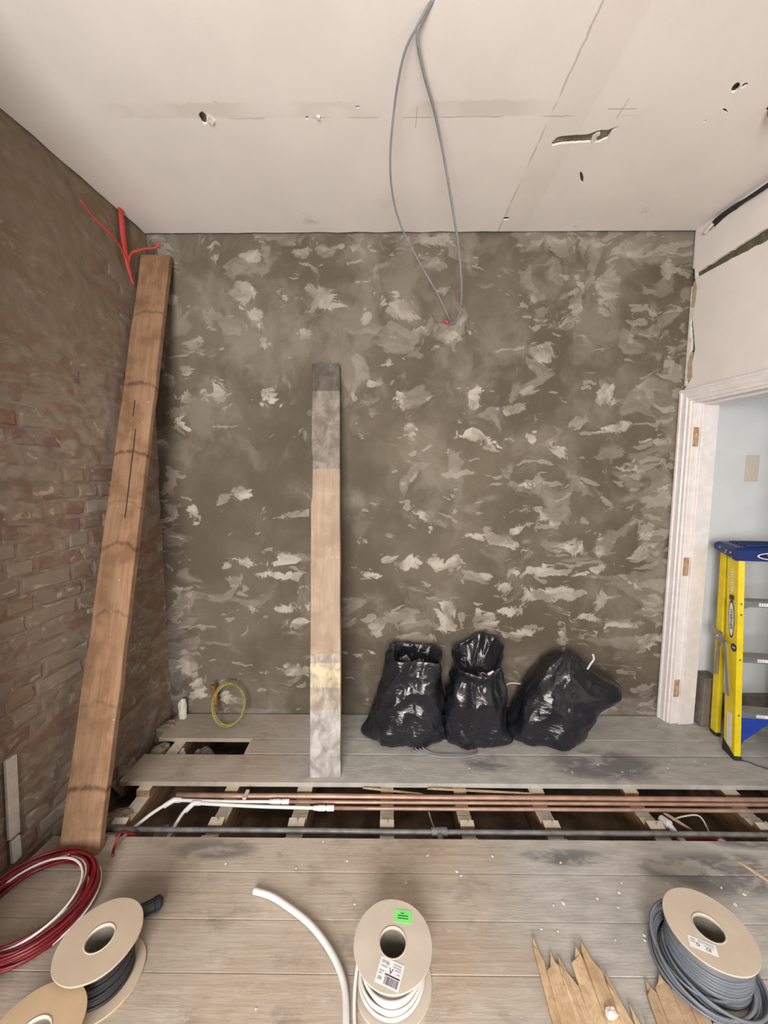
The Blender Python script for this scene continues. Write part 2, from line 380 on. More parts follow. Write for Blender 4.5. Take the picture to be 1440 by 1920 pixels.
plain('core_card_shaded', (.20, .185, .15), .85, .15, var=.1)  # darkened card: the shade inside the drum hole is put into the colour
plain('dust_under', (.14, .10, .07), .95, .1, var=.45, scale=9, bump=.6)
# bin liner
s = NT('bin_liner', .26, .55)
f = s.noise(s.vec((1, 1, 2.4)), 16, 5, .55, 1.2); f2 = s.noise(s.vec((1, 1, 1), (4, 4, 4)), 5, 3)
s.col(s.mix(f2, (.012, .0128, .016), (.019, .0205, .026))); rg = s.n('TexNoise', {'Vector': s.vec((1, 1, 1.9)), 'Scale': 6.5, 'Detail': 3, 'Roughness': .5, 'Distortion': .9}, noise_type='RIDGED_MULTIFRACTAL').outputs['Fac']
s.rgh(s.step(f2, .3, .7, .10, .20)); s.bump(s.math('ADD', rg, s.math('MULTIPLY', f, .5)), .55, .016); MT['liner'] = s.m
s = NT('window_glass', .02, .5); s.b.inputs['Transmission Weight'].default_value = 1; s.b.inputs['IOR'].default_value = 1.0; s.col((1, 1, 1)); MT['glass'] = s.m

# ============================================================= the setting
H = 2.92; YB = 2.35; YF = -1.75; XR0 = 1.752; XL0 = -1.40; SL = .096; SR = .10
def xl(y): return XL0 - SL * (YB - y)
def xr(y): return XR0 + SR * (YB - y)
aL = math.atan2(-1, -SL); MLW = Matrix.Translation((XL0, YB, 0)) @ Matrix.Rotation(aL, 4, 'Z')      # local x: from the back corner towards the viewer, y: into the room
aR = math.atan2(SR, 1); MRW = Matrix.Translation((XR0, YB, 0)) @ Matrix.Rotation(aR, 4, 'Z')         # local x: into the wall, y: towards the back corner

# back wall: a gently uneven skim
def wd(X, Z):
    d = .010 * noise.noise(Vector((X * 1.7, Z * 1.7, 1))) + .004 * noise.noise(Vector((X * 6, Z * 7, 4)))
    return YB + .006 - (0 if X > XR0 + .01 else abs(d))
bm = bmesh.new(); nx, nz = 240, 224; G = []
for i in range(nx + 1):
    row = []
    for k in range(nz + 1):
        X = -1.60 + 3.50 * i / nx; Z = -.25 + 3.25 * k / nz
        row.append(bm.verts.new((X, wd(X, Z), Z)))
    G.append(row)
for i in range(nx):
    for k in range(nz): bm.faces.new((G[i][k], G[i + 1][k], G[i + 1][k + 1], G[i][k + 1]))
bk = [bm.verts.new((a, YB + .15, b)) for a, b in ((-1.6, -.25), (1.9, -.25), (1.9, 3.0), (-1.6, 3.0))]
bm.faces.new(bk)
wb = struct(obj('wall_back', bm, MT['backing'], smooth=True), 'bare back wall in grey-brown backing plaster with pale scraped patches', 'wall')

DABS = [(-1.24,1.829,0.064,0.042,-0.35),(-1.134,2.293,0.063,0.05,-0.0),(-1.004,2.026,0.048,0.079,-0.0),(-1.198,2.149,0.044,0.038,-0.52),(-1.096,2.032,0.032,0.032,-0.0),(-1.205,2.004,0.045,0.032,-0.0),(-0.7,2.004,0.054,0.054,-0.0),(-0.776,2.476,0.031,0.025,-0.0),(-0.742,2.368,0.013,0.094,0.26),(-0.119,2.455,0.016,0.028,-0.0),(-0.051,2.082,0.089,0.029,-0.0),(0.086,2.038,0.038,0.07,-0.0),(0.009,2.204,0.019,0.032,-0.0),(0.144,1.813,0.026,0.048,-0.0),(-0.492,2.359,0.038,0.025,-0.0),(-1.005,2.806,0.037,0.046,-0.0),(-0.599,2.574,0.043,0.031,-0.7),(-1.364,1.734,0.026,0.032,-0.0),(0.263,2.889,0.138,0.024,-0.0),(0.234,2.774,0.037,0.049,-0.0),(0.299,2.753,0.055,0.031,-0.0),(0.335,2.61,0.028,0.015,-0.0),(0.338,2.368,0.125,0.044,-0.0),(0.863,2.562,0.037,0.031,-0.0),(0.909,2.497,0.056,0.031,-0.0),(0.909,2.259,0.094,0.05,-0.0),(1.552,2.476,0.025,0.062,-0.0),(1.477,2.434,0.069,0.019,-0.0),(1.427,2.335,0.022,0.078,-0.0),(1.581,2.38,0.044,0.05,-0.0),(0.528,2.017,0.032,0.07,-0.0),(0.772,1.936,0.08,0.026,0.44),(0.52,1.788,0.112,0.045,-0.35),(0.628,1.699,0.097,0.016,-0.35),(0.871,1.756,0.026,0.039,-0.0),(1.022,1.686,0.064,0.032,-0.44),(1.569,2.038,0.079,0.038,-0.0),(1.32,2.004,0.057,0.057,-0.0),(0.903,1.481,0.162,0.013,-0.0),(0.213,1.291,0.052,0.016,-0.7),(0.266,1.209,0.026,0.039,-0.0),(0.979,1.291,0.082,0.052,-0.0),(0.841,1.222,0.099,0.02,0.52),(0.702,1.125,0.132,0.04,-0.26),(1.178,1.112,0.059,0.053,-0.0),(1.312,1.075,0.04,0.073,-0.0),(0.312,0.991,0.046,0.04,-0.0),(0.408,0.991,0.053,0.04,-0.0),(0.552,0.907,0.083,0.04,-0.0),(0.734,0.845,0.05,0.033,-0.0),(0.993,0.944,0.183,0.033,-0.0),(1.025,0.808,0.2,0.047,-0.0),(1.259,0.944,0.116,0.02,0.35),(1.342,0.76,0.047,0.067,-0.0),(0.386,0.694,0.047,0.067,-0.0),(0.571,0.66,0.034,0.074,-0.0),(0.642,0.632,0.061,0.067,-0.0),(0.762,0.684,0.101,0.034,-0.0),(0.827,0.534,0.135,0.02,0.17),(0.387,0.583,0.067,0.027,-0.0),(1.274,0.646,0.151,0.02,-0.17),(1.121,0.52,0.034,0.084,-0.0),(1.218,0.545,0.084,0.02,-0.0),(1.526,0.869,0.053,0.027,-0.0),(1.495,0.607,0.118,0.027,-0.0),(-1.008,1.386,0.039,0.033,-0.0),(-0.889,1.422,0.049,0.039,-0.0),(-0.616,1.291,0.082,0.016,0.14),(-0.881,1.005,0.056,0.03,-0.0),(-1.002,0.981,0.04,0.033,-0.0),(-0.969,0.869,0.047,0.04,-0.0),(-0.616,1.015,0.06,0.023,-0.0),(-0.713,0.991,0.066,0.013,-0.0),(-0.595,0.907,0.06,0.023,-0.0),(-0.701,0.92,0.06,0.017,-0.0),(-0.842,0.698,0.084,0.017,0.1),(-0.637,0.698,0.117,0.03,0.09),(-0.579,0.604,0.067,0.034,-0.0),(-1.322,1.304,0.029,0.065,-0.0),(-1.203,1.327,0.033,0.059,-0.0),(-1.323,0.732,0.03,0.074,-0.0),(-1.291,0.369,0.054,0.095,-0.0),(-1.215,0.187,0.055,0.075,-0.0),(-1.037,0.096,0.058,0.052,-0.0),(-0.586,0.29,0.085,0.034,-0.0),(-0.832,0.276,0.068,0.014,-0.0),(0.007,1.015,0.053,0.03,-0.0),(0.149,0.991,0.06,0.04,-0.0),(-0.14,0.907,0.067,0.01,-0.0),(0.077,0.646,0.074,0.047,-0.0),(-0.067,0.569,0.047,0.061,-0.0),(0.016,1.162,0.026,0.02,-0.0),(-0.129,0.404,0.068,0.02,-0.0),(0.199,0.506,0.084,0.027,-0.0),(-0.264,2.855,0.123,0.021,-0.0),(-0.018,2.84,0.092,0.018,-0.0),(1.085,2.869,0.184,0.025,-0.0),(1.394,2.826,0.077,0.043,-0.0),(-0.51,2.826,0.077,0.025,-0.0),(-0.787,2.797,0.049,0.028,-0.0),(1.615,2.739,0.043,0.068,-0.0),(1.283,2.621,0.056,0.124,-0.0),(1.099,2.562,0.037,0.109,-0.0),(-0.391,2.562,0.093,0.056,-0.17),(-0.84,2.607,0.062,0.056,-0.0),(0.075,2.518,0.078,0.068,-0.0),(0.995,2.826,0.055,0.037,-0.0),(1.621,1.734,0.071,0.019,-0.0),(1.535,1.574,0.097,0.026,-0.0),(1.39,1.829,0.08,0.019,0.14),(1.165,1.861,0.058,0.026,0.17),(1.675,1.412,0.046,0.046,-0.0),(1.606,1.215,0.066,0.046,-0.0),(1.568,1.048,0.073,0.04,-0.0),(1.671,0.742,0.06,0.067,-0.0),(1.636,0.499,0.085,0.041,-0.0)]
import numpy as np                                                   # where old pale plaster shows through the coat: distance inside each patch
me = wb.data; co = np.empty(len(me.vertices) * 3, dtype=np.float32); me.vertices.foreach_get('co', co); co = co.reshape(-1, 3)
fld = np.full(len(co), -.05, dtype=np.float32)
for (cx, cz, rx, rz_, rot) in DABS:
    u = (co[:, 0] - cx) * math.cos(rot) + (co[:, 2] - cz) * math.sin(rot); v = -(co[:, 0] - cx) * math.sin(rot) + (co[:, 2] - cz) * math.cos(rot)
    fld = np.maximum(fld, (1 - np.sqrt((u / rx) ** 2 + (v / rz_) ** 2)) * min(min(rx, rz_) * 1.1, .032) + .002)
at = me.attributes.new('scraped', 'FLOAT', 'POINT'); at.data.foreach_set('value', np.maximum(fld, -.05))

# left wall: mortar bed with bricks standing proud of it
def slop(sx, z):
    v = noise.noise(Vector((sx * 3.1 + 4, z * 4.6, 2.2))) + .45 * noise.noise(Vector((sx * 9, z * 13, 7)))
    v += .55 * max(0, min(1, (z - 1.55) / .7))
    return v
bm = bmesh.new(); nx, nz = 96, 178; SX = 1.55; G = []
for i in range(nx + 1):
    row = []
    for k in range(nz + 1):
        sx = SX * i / nx; Z = -.25 + 3.22 * k / nz
        v = slop(sx, Z)
        d = -.0035 + .0085 * max(0, min(1, (v + .15) / .5)) + .0025 * noise.noise(Vector((sx * 22, Z * 24, 3)))
        row.append(bm.verts.new((sx, d, Z)))
    G.append(row)
for i in range(nx):
    for k in range(nz): bm.faces.new((G[i][k], G[i + 1][k], G[i + 1][k + 1], G[i][k + 1]))
box(bm, SX, 4.65, -.12, -.006, -.25, 2.97); box(bm, 0, SX, -.12, -.03, -.25, 2.97)
wl = struct(obj('wall_left', bm, MT['mortar'], smooth=False, mat4=MLW), 'bare old brick wall with crumbling lime mortar on the left', 'wall')
def brick_bm(w, h, rnd, bm=None, ox=0, oz=0):
    bm = bm or bmesh.new(); j = lambda a: rnd.uniform(-a, a)
    bk_ = [bm.verts.new((ox + a * w / 2, -.05, oz + b * h / 2)) for a, b in ((-1, -1), (1, -1), (1, 1), (-1, 1))]
    rim = [bm.verts.new((ox + a * w / 2 + j(.004), -.004 + j(.0015), oz + b * h / 2 + j(.003))) for a, b in ((-1, -1), (0, -1), (1, -1), (1, 0), (1, 1), (0, 1), (-1, 1), (-1, 0))]
    ins = [bm.verts.new((ox + a * (w / 2 - .009) + j(.004), .0008 + j(.0015), oz + b * (h / 2 - .008) + j(.003))) for a, b in ((-1, -1), (0, -1), (1, -1), (1, 0), (1, 1), (0, 1), (-1, 1), (-1, 0))]
    ce = bm.verts.new((ox + j(.01), .0016 + j(.0015), oz + j(.006)))
    for i in range(8):
        bm.faces.new((rim[i], rim[(i + 1) % 8], ins[(i + 1) % 8], ins[i])); bm.faces.new((ins[i], ins[(i + 1) % 8], ce))
    for q, (a, b, c_) in enumerate(((0, 1, 2), (2, 3, 4), (4, 5, 6), (6, 7, 0))): bm.faces.new((bk_[q], bk_[(q + 1) % 4], rim[c_], rim[b], rim[a]))
    return bm
rnd = random.Random(4)
STR = []; HDR = []
for k in range(9):
    for w, L in ((.214, STR), (.102, HDR)):
        b = brick_bm(w, .063, rnd); me = bpy.data.meshes.new('brick'); bmesh.ops.recalc_face_normals(b, faces=b.faces[:]); b.to_mesh(me); b.free(); me.materials.append(MT['brick']); L.append(me)
far = bmesh.new(); nb = 0
for cse in range(-2, 39):
    z = .03 + cse * .0755; sx = -.05 - (cse % 2) * .165 + rnd.uniform(-.02, .02); hd = cse % 2
    while sx < 4.5:
        w = .102 if hd else .214
        c_ = sx + w / 2
        if c_ - w / 2 > .0 - .03:
            if c_ < 1.20 and z < 2.9:
                mob('brick', rnd.choice(HDR if hd else STR), wl, Matrix.Translation((max(c_, w / 2 + .002), rnd.uniform(-.0015, .002), z)) @ Matrix.Rotation(rnd.uniform(-.018, .018), 4, 'Y')); nb += 1
            elif z < 2.9: brick_bm(w, .063, rnd, far, c_, z)
        sx += w + .0115; hd = 1 - hd
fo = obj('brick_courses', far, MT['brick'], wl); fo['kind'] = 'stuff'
# unseen chimney breast, added to keep window light off the left side
def wallbox(name, b, m, label, bev=0): return struct(obj(name, bx(*b, bev=bev), m), label, 'wall')
wallbox('wall_added_chimney', (-1.9, -1.13, -1.05, .72, -.02, H + .03), MT['mortar'], 'unseen chimney breast added to shade the brick wall side')

# right wall with the door opening, a plasterboard chase and a broken edge at the back corner
DY0, DY1, DH = -.855, -.085, 1.972
rag = [(-.008, 2.97), (-.010, 2.80), (-.026, 2.66), (-.045, 2.60), (-.040, 2.52), (-.030, 2.44), (-.048, 2.34), (-.062, 2.26), (-.05, 2.18), (-.058, 2.10), (-.02, 2.045)]
outer = [(-4.62, -.02), (DY0 - .0, -.02), (DY0, DH + .02), (DY1 + .02, DH + .02), (DY1 + .02, -.02), (0, -.02), (0, 2.03)] + rag[::-1][1:] + [(-4.62, 2.97)]
chase = rough_loop([(-.035, 2.655), (-.035, 2.682), (-.20, 2.692), (-.45, 2.704), (-.60, 2.71), (-.60, 2.655), (-.42, 2.642), (-.20, 2.652)], .006, .02, 3)
cut = rough_loop([(-.125, 2.872), (-.105, 2.89), (-.13, 2.905), (-.40, 2.908), (-.75, 2.908), (-.75, 2.895), (-.38, 2.894), (-.2, 2.888)], .005, .02, 8)
wr = struct(obj('wall_right', sheet([outer, chase, cut], lambda a, b: (0, a, b), (.014, 0, 0)), MT['wall_paint'], mat4=MRW), 'off-white plastered wall around the doorway with a cut chase', 'wall')
bm = bx(.020, .13, -4.62, DY0, -.25, 2.97); box(bm, .020, .13, DY0, 0, DH + .02, 2.97); obj('wall_core', bm, MT['green_board'], wr)
bm = bmesh.new()                                                    # crumbling white plaster left in the corner
for i in range(26):
    z = 2.06 + i * .033
    if 2.62 < z < 2.70: continue
    w = .022 + .014 * noise.noise(Vector((z * 9, 1, 2)))
    box(bm, .004, .020, -w - .004, .0, z, z + .036, bev=.003)
obj('plaster_edge', bm, MT['raw_white'], wr)
obj('bare_patch', prism(bmesh.new(), [(-.052, 2.50), (-.012, 2.50), (-.014, 2.64), (-.03, 2.65), (-.05, 2.60)], 'x', .003, .022), MT['tan_plaster'], wr)
obj('bare_patch', prism(bmesh.new(), [(-.055, 2.09), (-.026, 2.085), (-.020, 2.18), (-.035, 2.25), (-.05, 2.2)], 'x', .001, .022), MT['tan_plaster'], wr)

# door frame
door = empty('door_1', label='white painted door frame with empty hinge recesses, door taken off', cat='door frame', kind='structure'); door.matrix_local = MRW
prof = [(0, 0), (-.019, 0), (-.024, .005), (-.024, .017), (-.020, .021), (-.018, .026), (-.017, .050), (-.012, .054), (-.011, .070), (0, .070)]
def arch_side(x0, flip, y_out, sgn, z1):
    bm = bmesh.new(); prism(bm, [(x0 + flip * px_, y_out - sgn * py_) for px_, py_ in prof], 'z', 0, z1); return bm
obj('architrave', arch_side(0, 1, 0, 1, 2.036), MT['gloss_white'], door)
obj('architrave', arch_side(0, 1, DY0 - .06, -1, 2.036), MT['gloss_white'], door)
obj('architrave_head', prism(bmesh.new(), [(px_, 2.037 - py_) for px_, py_ in prof], 'y', DY0 - .06, 0), MT['gloss_white'], door)
obj('architrave', arch_side(.145, -1, 0, 1, 2.036), MT['gloss_white'], door)
obj('architrave', arch_side(.145, -1, DY0 - .06, -1, 2.036), MT['gloss_white'], door)
obj('architrave_head', prism(bmesh.new(), [(.145 - px_, 2.037 - py_) for px_, py_ in prof], 'y', DY0 - .06, 0), MT['gloss_white'], door)
obj('door_lining', bx(0, .145, DY1 - .001, DY1 + .026, 0, DH, bev=.002), MT['gloss_white'], door)
obj('door_lining', bx(0, .145, DY0 - .026, DY0, 0, DH, bev=.002), MT['gloss_white'], door)
obj('door_lining', bx(0, .145, DY0, DY1, DH - .02, DH + .006, bev=.002), MT['gloss_white'], door)
for b in ((.046, .145, DY1 - .014, DY1, 0, DH - .02), (.046, .145, DY0, DY0 + .014, 0, DH - .02), (.046, .145, DY0 + .014, DY1 - .014, DH - .034, DH - .02)): obj('door_stop', bx(*b, bev=.002), MT['gloss_white'], door)
for z in (1.76, .995, .232):
    o = obj('hinge_recess', bx(.006, .040, DY1 - .0035, DY1 - .0012, z - .055, z + .055), MT['bare_pine'], door); o['label'] = 'bare wood recess where a hinge was'
    obj('recess_edge', bx(.016, .030, DY1 - .0055, DY1 - .003, z - .044, z + .02), MT['tan_plaster'], o)

# ceiling with its holes
def hole(cx, cy, rx, ry, n=9, seed=0, rot=0):
    out = []
    for i in range(n):
        a = 2 * PI * i / n; q = 1 + .35 * noise.noise(Vector((math.cos(a) * 2 + seed, math.sin(a) * 2, seed)))
        u, v = rx * q * math.cos(a), ry * q * math.sin(a); out.append((cx + u * math.cos(rot) - v * math.sin(rot), cy + u * math.sin(rot) + v * math.cos(rot)))
    return out
bigh = rough_loop([(.682, 1.752), (.695, 1.722), (.74, 1.714), (.815, 1.710), (.858, 1.688), (.885, 1.690), (.925, 1.672), (.905, 1.70), (.905, 1.728), (.88, 1.747), (.80, 1.748), (.74, 1.754), (.695, 1.764)], .004, .015, 5)
holes = [bigh, hole(-.716, 1.626, .014, .028, seed=1, rot=.25), hole(-.312, 1.628, .008, .007, seed=2), hole(-.266, 1.626, .009, .009, seed=3), hole(-.112, 1.585, .008, .006, seed=4),
         hole(.642, 2.224, .018, .014, seed=5), hole(1.245, 1.524, .012, .022, seed=6, rot=-.5), hole(1.27, 1.516, .009, .010, seed=7), hole(1.244, 1.655, .006, .006, seed=8), hole(1.285, 1.612, .016, .005, seed=9, rot=.5),
         hole(.905, 1.938, .007, .04, seed=10, rot=-.55), hole(1.335, 1.45, .008, .008, seed=12), hole(.135, 1.245, .022, .018, seed=11), hole(1.448, 1.598, .018, .02, seed=13)]
ceb = [(xr(YB) + .02 + (-1.392 - xr(YB) - .02) * i / 60, YB - .016 + .007 * noise.noise(Vector((i * .45, 2, 1)))) for i in range(61)]
cel = [(xl(2.33 - i * .07) + .014 + .006 * noise.noise(Vector((i * .6, 7, 1))), 2.33 - i * .07) for i in range(1, 20)]
out_c = [(-1.9, YF), (2.2, YF), (xr(1.2) + .02, 1.2)] + ceb + cel + [(-1.9, .95)]
ce = struct(obj('ceiling', sheet([out_c] + holes, lambda a, b: (a, b, H), (0, 0, .008)), MT['ceiling']), 'off-white plastered ceiling with holes and patched joints', 'ceiling')
obj('ceiling_lath', bx(-1.9, 2.2, YF, YB, H + .03, H + .06), MT['tan_plaster'], ce)
bm = bmesh.new()
for i in range(8): box(bm, .67 + i * .033, .67 + i * .033 + .032, 1.65, 1.78, H + .010, H + .018)
obj('exposed_lath', bm, MT['rubble'], ce)
obj('torn_paper', prism(bmesh.new(), [(.838, 1.718), (.846, 1.705), (.860, 1.700), (.866, 1.712), (.858, 1.722), (.863, 1.735), (.850, 1.747), (.842, 1.738)], 'z', H - .001, H + .003), MT['raw_white'], ce)
obj('plaster_flap', prism(bmesh.new(), [(-.705, 1.63), (-.685, 1.61), (-.675, 1.635), (-.69, 1.65)], 'z', H - .006, H + .001), MT['ceiling'], ce)
obj('plug', bx(-.274, -.260, 1.618, 1.632, H - .006, H + .01, bev=.002), MT['raw_white'], ce)
bm = bmesh.new()
for (a, b, l1_, l2_) in ((.112, 1.628, .05, .045), (.89, 1.600, .055, .04)):
    box(bm, a - l1_, a + l1_, b - .0012, b + .0012, H - .0006, H + .001); box(bm, a - .0012, a + .0012, b - l2_, b + l2_, H - .0006, H + .001)
pm = obj('pencil_cross', bm, MT['pencil'], ce); pm['label'] = 'pencilled setting-out crosses'

# hall beyond the doorway
hb = wallbox('wall_hall_back', (1.905, 3.4, 2.345, 2.48, -.25, H), MT['hall_paint'], 'pale blue-grey hall wall seen through the doorway')
wallbox('wall_hall_right', (3.3, 3.4, -.5, 2.4, -.25, H), MT['hall_paint'], 'pale blue-grey side wall of the hall')
hl = wallbox('ceiling_hall', (1.98, 3.4, -.5, 2.4, H - .1, H), MT['ceiling'], 'white ceiling of the hall'); hl['category'] = 'ceiling'
obj('scuff_mark', bx(2.155, 2.235, 2.3430, 2.3452, 1.50, 1.66), MT['tape_mark'], hb)
bm = bmesh.new()
for b in ((1.98, 2.2, -.52, -.46, -.25, H), (3.1, 3.3, -.52, -.46, -.25, H), (2.2, 3.1, -.52, -.46, -.25, .95), (2.2, 3.1, -.52, -.46, 2.25, H)): box(bm, *b)
struct(obj('wall_hall_front', bm, MT['hall_paint']), 'hall end wall with a window', 'wall')
struct(obj('trim_1', bx(1.926, 2.03, 2.232, 2.34, 0, .31, bev=.006), MT['old_skirting']), 'stub of old brown skirting behind the door frame', 'skirting')
struct(obj('trim_2', bx(2.03, 3.3, 2.318, 2.344, .0, .16, bev=.004), MT['old_skirting']), 'dark old skirting along the hall wall', 'skirting')

# wall behind the camera with the big window that lights the room
bm = bmesh.new()
for b in ((-1.9, -1.1, YF - .15, YF, -.25, H), (.3, 2.25, YF - .15, YF, -.25, H), (-1.1, .3, YF - .15, YF, -.25, .42), (-1.1, .3, YF - .15, YF, 2.42, H)): box(bm, *b)
struct(obj('wall_front', bm, MT['mortar']), 'window wall behind the viewer', 'wall')
def window(name, x0, x1, y, z0, z1, label):
    w = empty(name, label=label, cat='window', kind='structure')
    bm = bmesh.new()
    for b in ((x0, x0 + .05, y, y + .05, z0, z1), (x1 - .05, x1, y, y + .05, z0, z1), (x0, x1, y, y + .05, z0, z0 + .05), (x0, x1, y, y + .05, z1 - .05, z1)): box(bm, *b)
    obj('window_frame', bm, MT['gloss_white'], w)
    obj('sash_bar', bx((x0 + x1) / 2 - .02, (x0 + x1) / 2 + .02, y + .005, y + .045, z0, z1), MT['gloss_white'], w)
    obj('meeting_rail', bx(x0, x1, y + .005, y + .045, (z0 + z1) / 2 - .02, (z0 + z1) / 2 + .02), MT['gloss_white'], w)
    obj('pane', bx(x0, x1, y - .09, y - .086, z0, z1), MT['glass'], w)
window('window_1', -1.1, .3, YF - .04, .42, 2.42, 'tall sash window behind the viewer')
window('window_2', 2.2, 3.1, -.40, .95, 2.25, 'sash window at the end of the hall')

# floor: boards lifted along a strip, joists showing
fl = empty('floor', label='old dusty pine floorboards with a strip lifted over the joists', cat='floor', kind='structure')
def plank(x0, x1, y0, y1, seed, th=.022, mat='board', name='floorboard', zt=0, wob=.004, endw=.01):
    rn = random.Random(seed); n = 14; T = []; 
    bm = bmesh.new(); rows = []
    for i in range(n + 1):
        X = x0 + (x1 - x0) * i / n
        a = y0 + wob * .5 * (1 + noise.noise(Vector((X * 3, seed, 1)))); b = y1 - wob * .5 * (1 + noise.noise(Vector((X * 3, seed, 5))))
        e0 = endw * rn.uniform(-1, 1) if i in (0, n) else 0; e1 = endw * rn.uniform(-1, 1) if i in (0, n) else 0
        cup = .0012 * noise.noise(Vector((X, seed, 9)))
        rows.append([bm.verts.new(p) for p in ((X + e0, a, zt - .0014), (X + e0, a + .002, zt + cup), (X + e1, b - .002, zt + cup), (X + e1, b, zt - .0014), (X + e1, b, zt - th), (X + e0, a, zt - th))])
    for i in range(n):
        for j in range(6): bm.faces.new((rows[i][j], rows[i][(j + 1) % 6], rows[i + 1][(j + 1) % 6], rows[i + 1][j]))
    bm.faces.new(rows[0]); bm.faces.new(rows[-1][::-1])
    return obj(name, bm, MT[mat], fl)
edges = [1.496, 1.351, 1.191, 1.046, .90, .745, .60, .445, .29, .14, -.01, -.16, -.31, -.46, -.61, -.76, -.91, -1.06, -1.21, -1.36, -1.51, -1.66, -1.76]
for i in range(len(edges) - 1):
    plank(xl(edges[i]) + (.045 if i < 5 else .01), 3.3, edges[i + 1], edges[i], i + 1, wob=.0009 if i else .003)
plank(-1.352, 3.3, 1.783, 1.985, 40, wob=.008)
plank(-.785, 3.3, 1.988, 2.106, 41, wob=.002)
plank(-1.345, 3.3, 2.108, 2.345, 42, wob=.003)
jx = (-1.215, -.775, -.41, .0, .362, .742, 1.21, 1.70, 2.10, 2.50, 2.90)
rnd = random.Random(8)
for i, X in enumerate(jx):
    w = .034 + rnd.uniform(-.003, .003); zt = -.0225; dz = rnd.uniform(0, .006)
    bm = bmesh.new()
    poly = [(.9, zt), (1.52, zt), (1.522, zt - .026), (1.575, zt - .024), (1.580, zt - .004 - dz), (1.612, zt - .002), (1.618, zt - .030), (1.662, zt - .030), (1.668, zt - .034), (1.758, zt - .034), (1.762, zt), (2.35, zt), (2.35, -.20), (.9, -.20)]
    poly = [(a + rnd.uniform(-.004, .004), b) for a, b in poly]
    prism(bm, poly, 'x', X - w, X + w)
    j_ = obj('joist', bm, MT['joist'], fl)
    if -1 < X < 2:
        b2 = bmesh.new(); tube(b2, [(X + .006, 1.598, zt - .012), (X + .004, 1.600, zt + .010)], .004, 6); obj('nail', b2, MT['bright_steel'], j_)
obj('underfloor', bx(-1.6, 3.35, .8, 2.4, -.24, -.20), MT['dust_under'], fl)

# ============================================================= pipes in the lifted strip
def pipe(name, pts, r, m, label, cat, n=10, group=None):
    return tag(obj(name, tube(bmesh.new(), pts, r, n), m, smooth=True), label, cat, group)
def straight(x0, x1, y0, y1, z, amp=.004, k=14, seed=0):
    return [(x0 + (x1 - x0) * i / k, y0 + (y1 - y0) * i / k + amp * noise.noise(Vector((i * .6, seed, 1))), z + amp * .5 * noise.noise(Vector((i * .6, seed, 7)))) for i in range(k + 1)]
ZP = -.024
c1 = empty('copper_pipe', (-1.03, 1.728, ZP), label='thick copper pipe nearest the far boards, with a pipe clip', cat='pipe')
obj('pipe', tube(bmesh.new(), [Vector(p) - Vector(c1.location) for p in straight(-1.03, 3.28, 1.730, 1.722, ZP + .004, seed=1)], .0112, 12), MT['copper'], c1, smooth=True)
bm = bmesh.new(); box(bm, .335, .353, -.030, .022, .010, .020, bev=.002); obj('pipe_clip', bm, MT['grubby_white'], c1)
def plumb(name, yc, xk, zoff, elbow, tail, label, seed):
    t = empty(name, (xk, yc, ZP), label=label, cat='pipe'); o = Vector(t.location)
    obj('copper_run', tube(bmesh.new(), [Vector(p) - o for p in straight(xk + .03, 3.28, yc, yc + .004, ZP + zoff, seed=seed)], .0078, 10), MT['copper'], t, smooth=True)
    cp = bmesh.new()
    for a, b, r in ((-.012, .024, .0125), (.024, .032, .010), (.032, .066, .0125), (-.03, -.012, .0105)):
        tube(cp, [(a, 0, zoff), (b, 0, zoff)], r, 14)
    obj('push_fit_coupling', cp, MT['white_plastic'], t, smooth=False)
    ex = Vector(elbow) - o
    obj('plastic_run', tube(bmesh.new(), spline([(-.02, 0, zoff), ((ex.x) * .5, ex.y * .5 - .004, zoff), ex], 6), .0076, 10), MT['white_plastic'], t, smooth=True)
    eb = bmesh.new(); tl = [Vector(q) - o for q in tail]
    tube(eb, [ex + Vector((.035, 0, 0)), ex, ex + (tl[0] - ex).normalized() * .045], [.011, .0125, .011], 12); obj('elbow', eb, MT['white_plastic'], t, smooth=True)
    obj('plastic_tail', tube(bmesh.new(), spline([ex] + tl, 6), .0076, 10), MT['white_plastic'], t, smooth=True)
plumb('copper_pipe', 1.699, -.535, .001, (-1.03, 1.706, ZP), [(-1.10, 1.63, ZP - .006), (-1.19, 1.50, ZP - .035), (-1.24, 1.42, ZP - .05)], 'thin copper pipe in the middle, white coupling and tail ending furthest left', 2)
plumb('copper_pipe', 1.668, -.315, -.001, (-.925, 1.690, ZP), [(-.955, 1.64, ZP - .01), (-.97, 1.52, ZP - .035), (-.98, 1.43, ZP - .045)], 'thin copper pipe nearest the viewer, white coupling near the leaning paint-stained plank', 3)
cn = empty('steel_conduit', (0, 1.549, ZP), label='grey steel conduit with a tee piece along the front of the open joists', cat='pipe')
obj('pipe', tube(bmesh.new(), [(p[0], p[1] - 1.549, p[2] - ZP) for p in straight(-1.25, 3.28, 1.551, 1.545, ZP, .003, seed=5)], .0105, 12), MT['steel_grey'], cn, smooth=True)
bm = bmesh.new(); tube(bm, [(.195, 0, 0), (.265, 0, 0)], .0175, 14); tube(bm, [(.23, 0, 0), (.232, -.07, -.008)], .013, 12); tube(bm, [(.231, -.018, -.003), (.2315, -.034, -.006)], .0135, 12)
obj('tee_piece', bm, MT['steel_grey'], cn)
pipe('red_pipe', [(.53, 1.500, -.045), (.56, 1.512, -.038), (.62, 1.515, -.037), (.67, 1.503, -.042)], .012, MT['red_conduit'], 'red plastic conduit lying deep between the joists below the right-hand bag', 'conduit')
pipe('red_pipe', [(1.30, 1.60, -.105), (1.36, 1.595, -.085), (1.44, 1.59, -.08), (1.52, 1.59, -.10)], .013, MT['red_conduit'], 'red plastic conduit beside the white fittings at the right end of the gap', 'conduit')
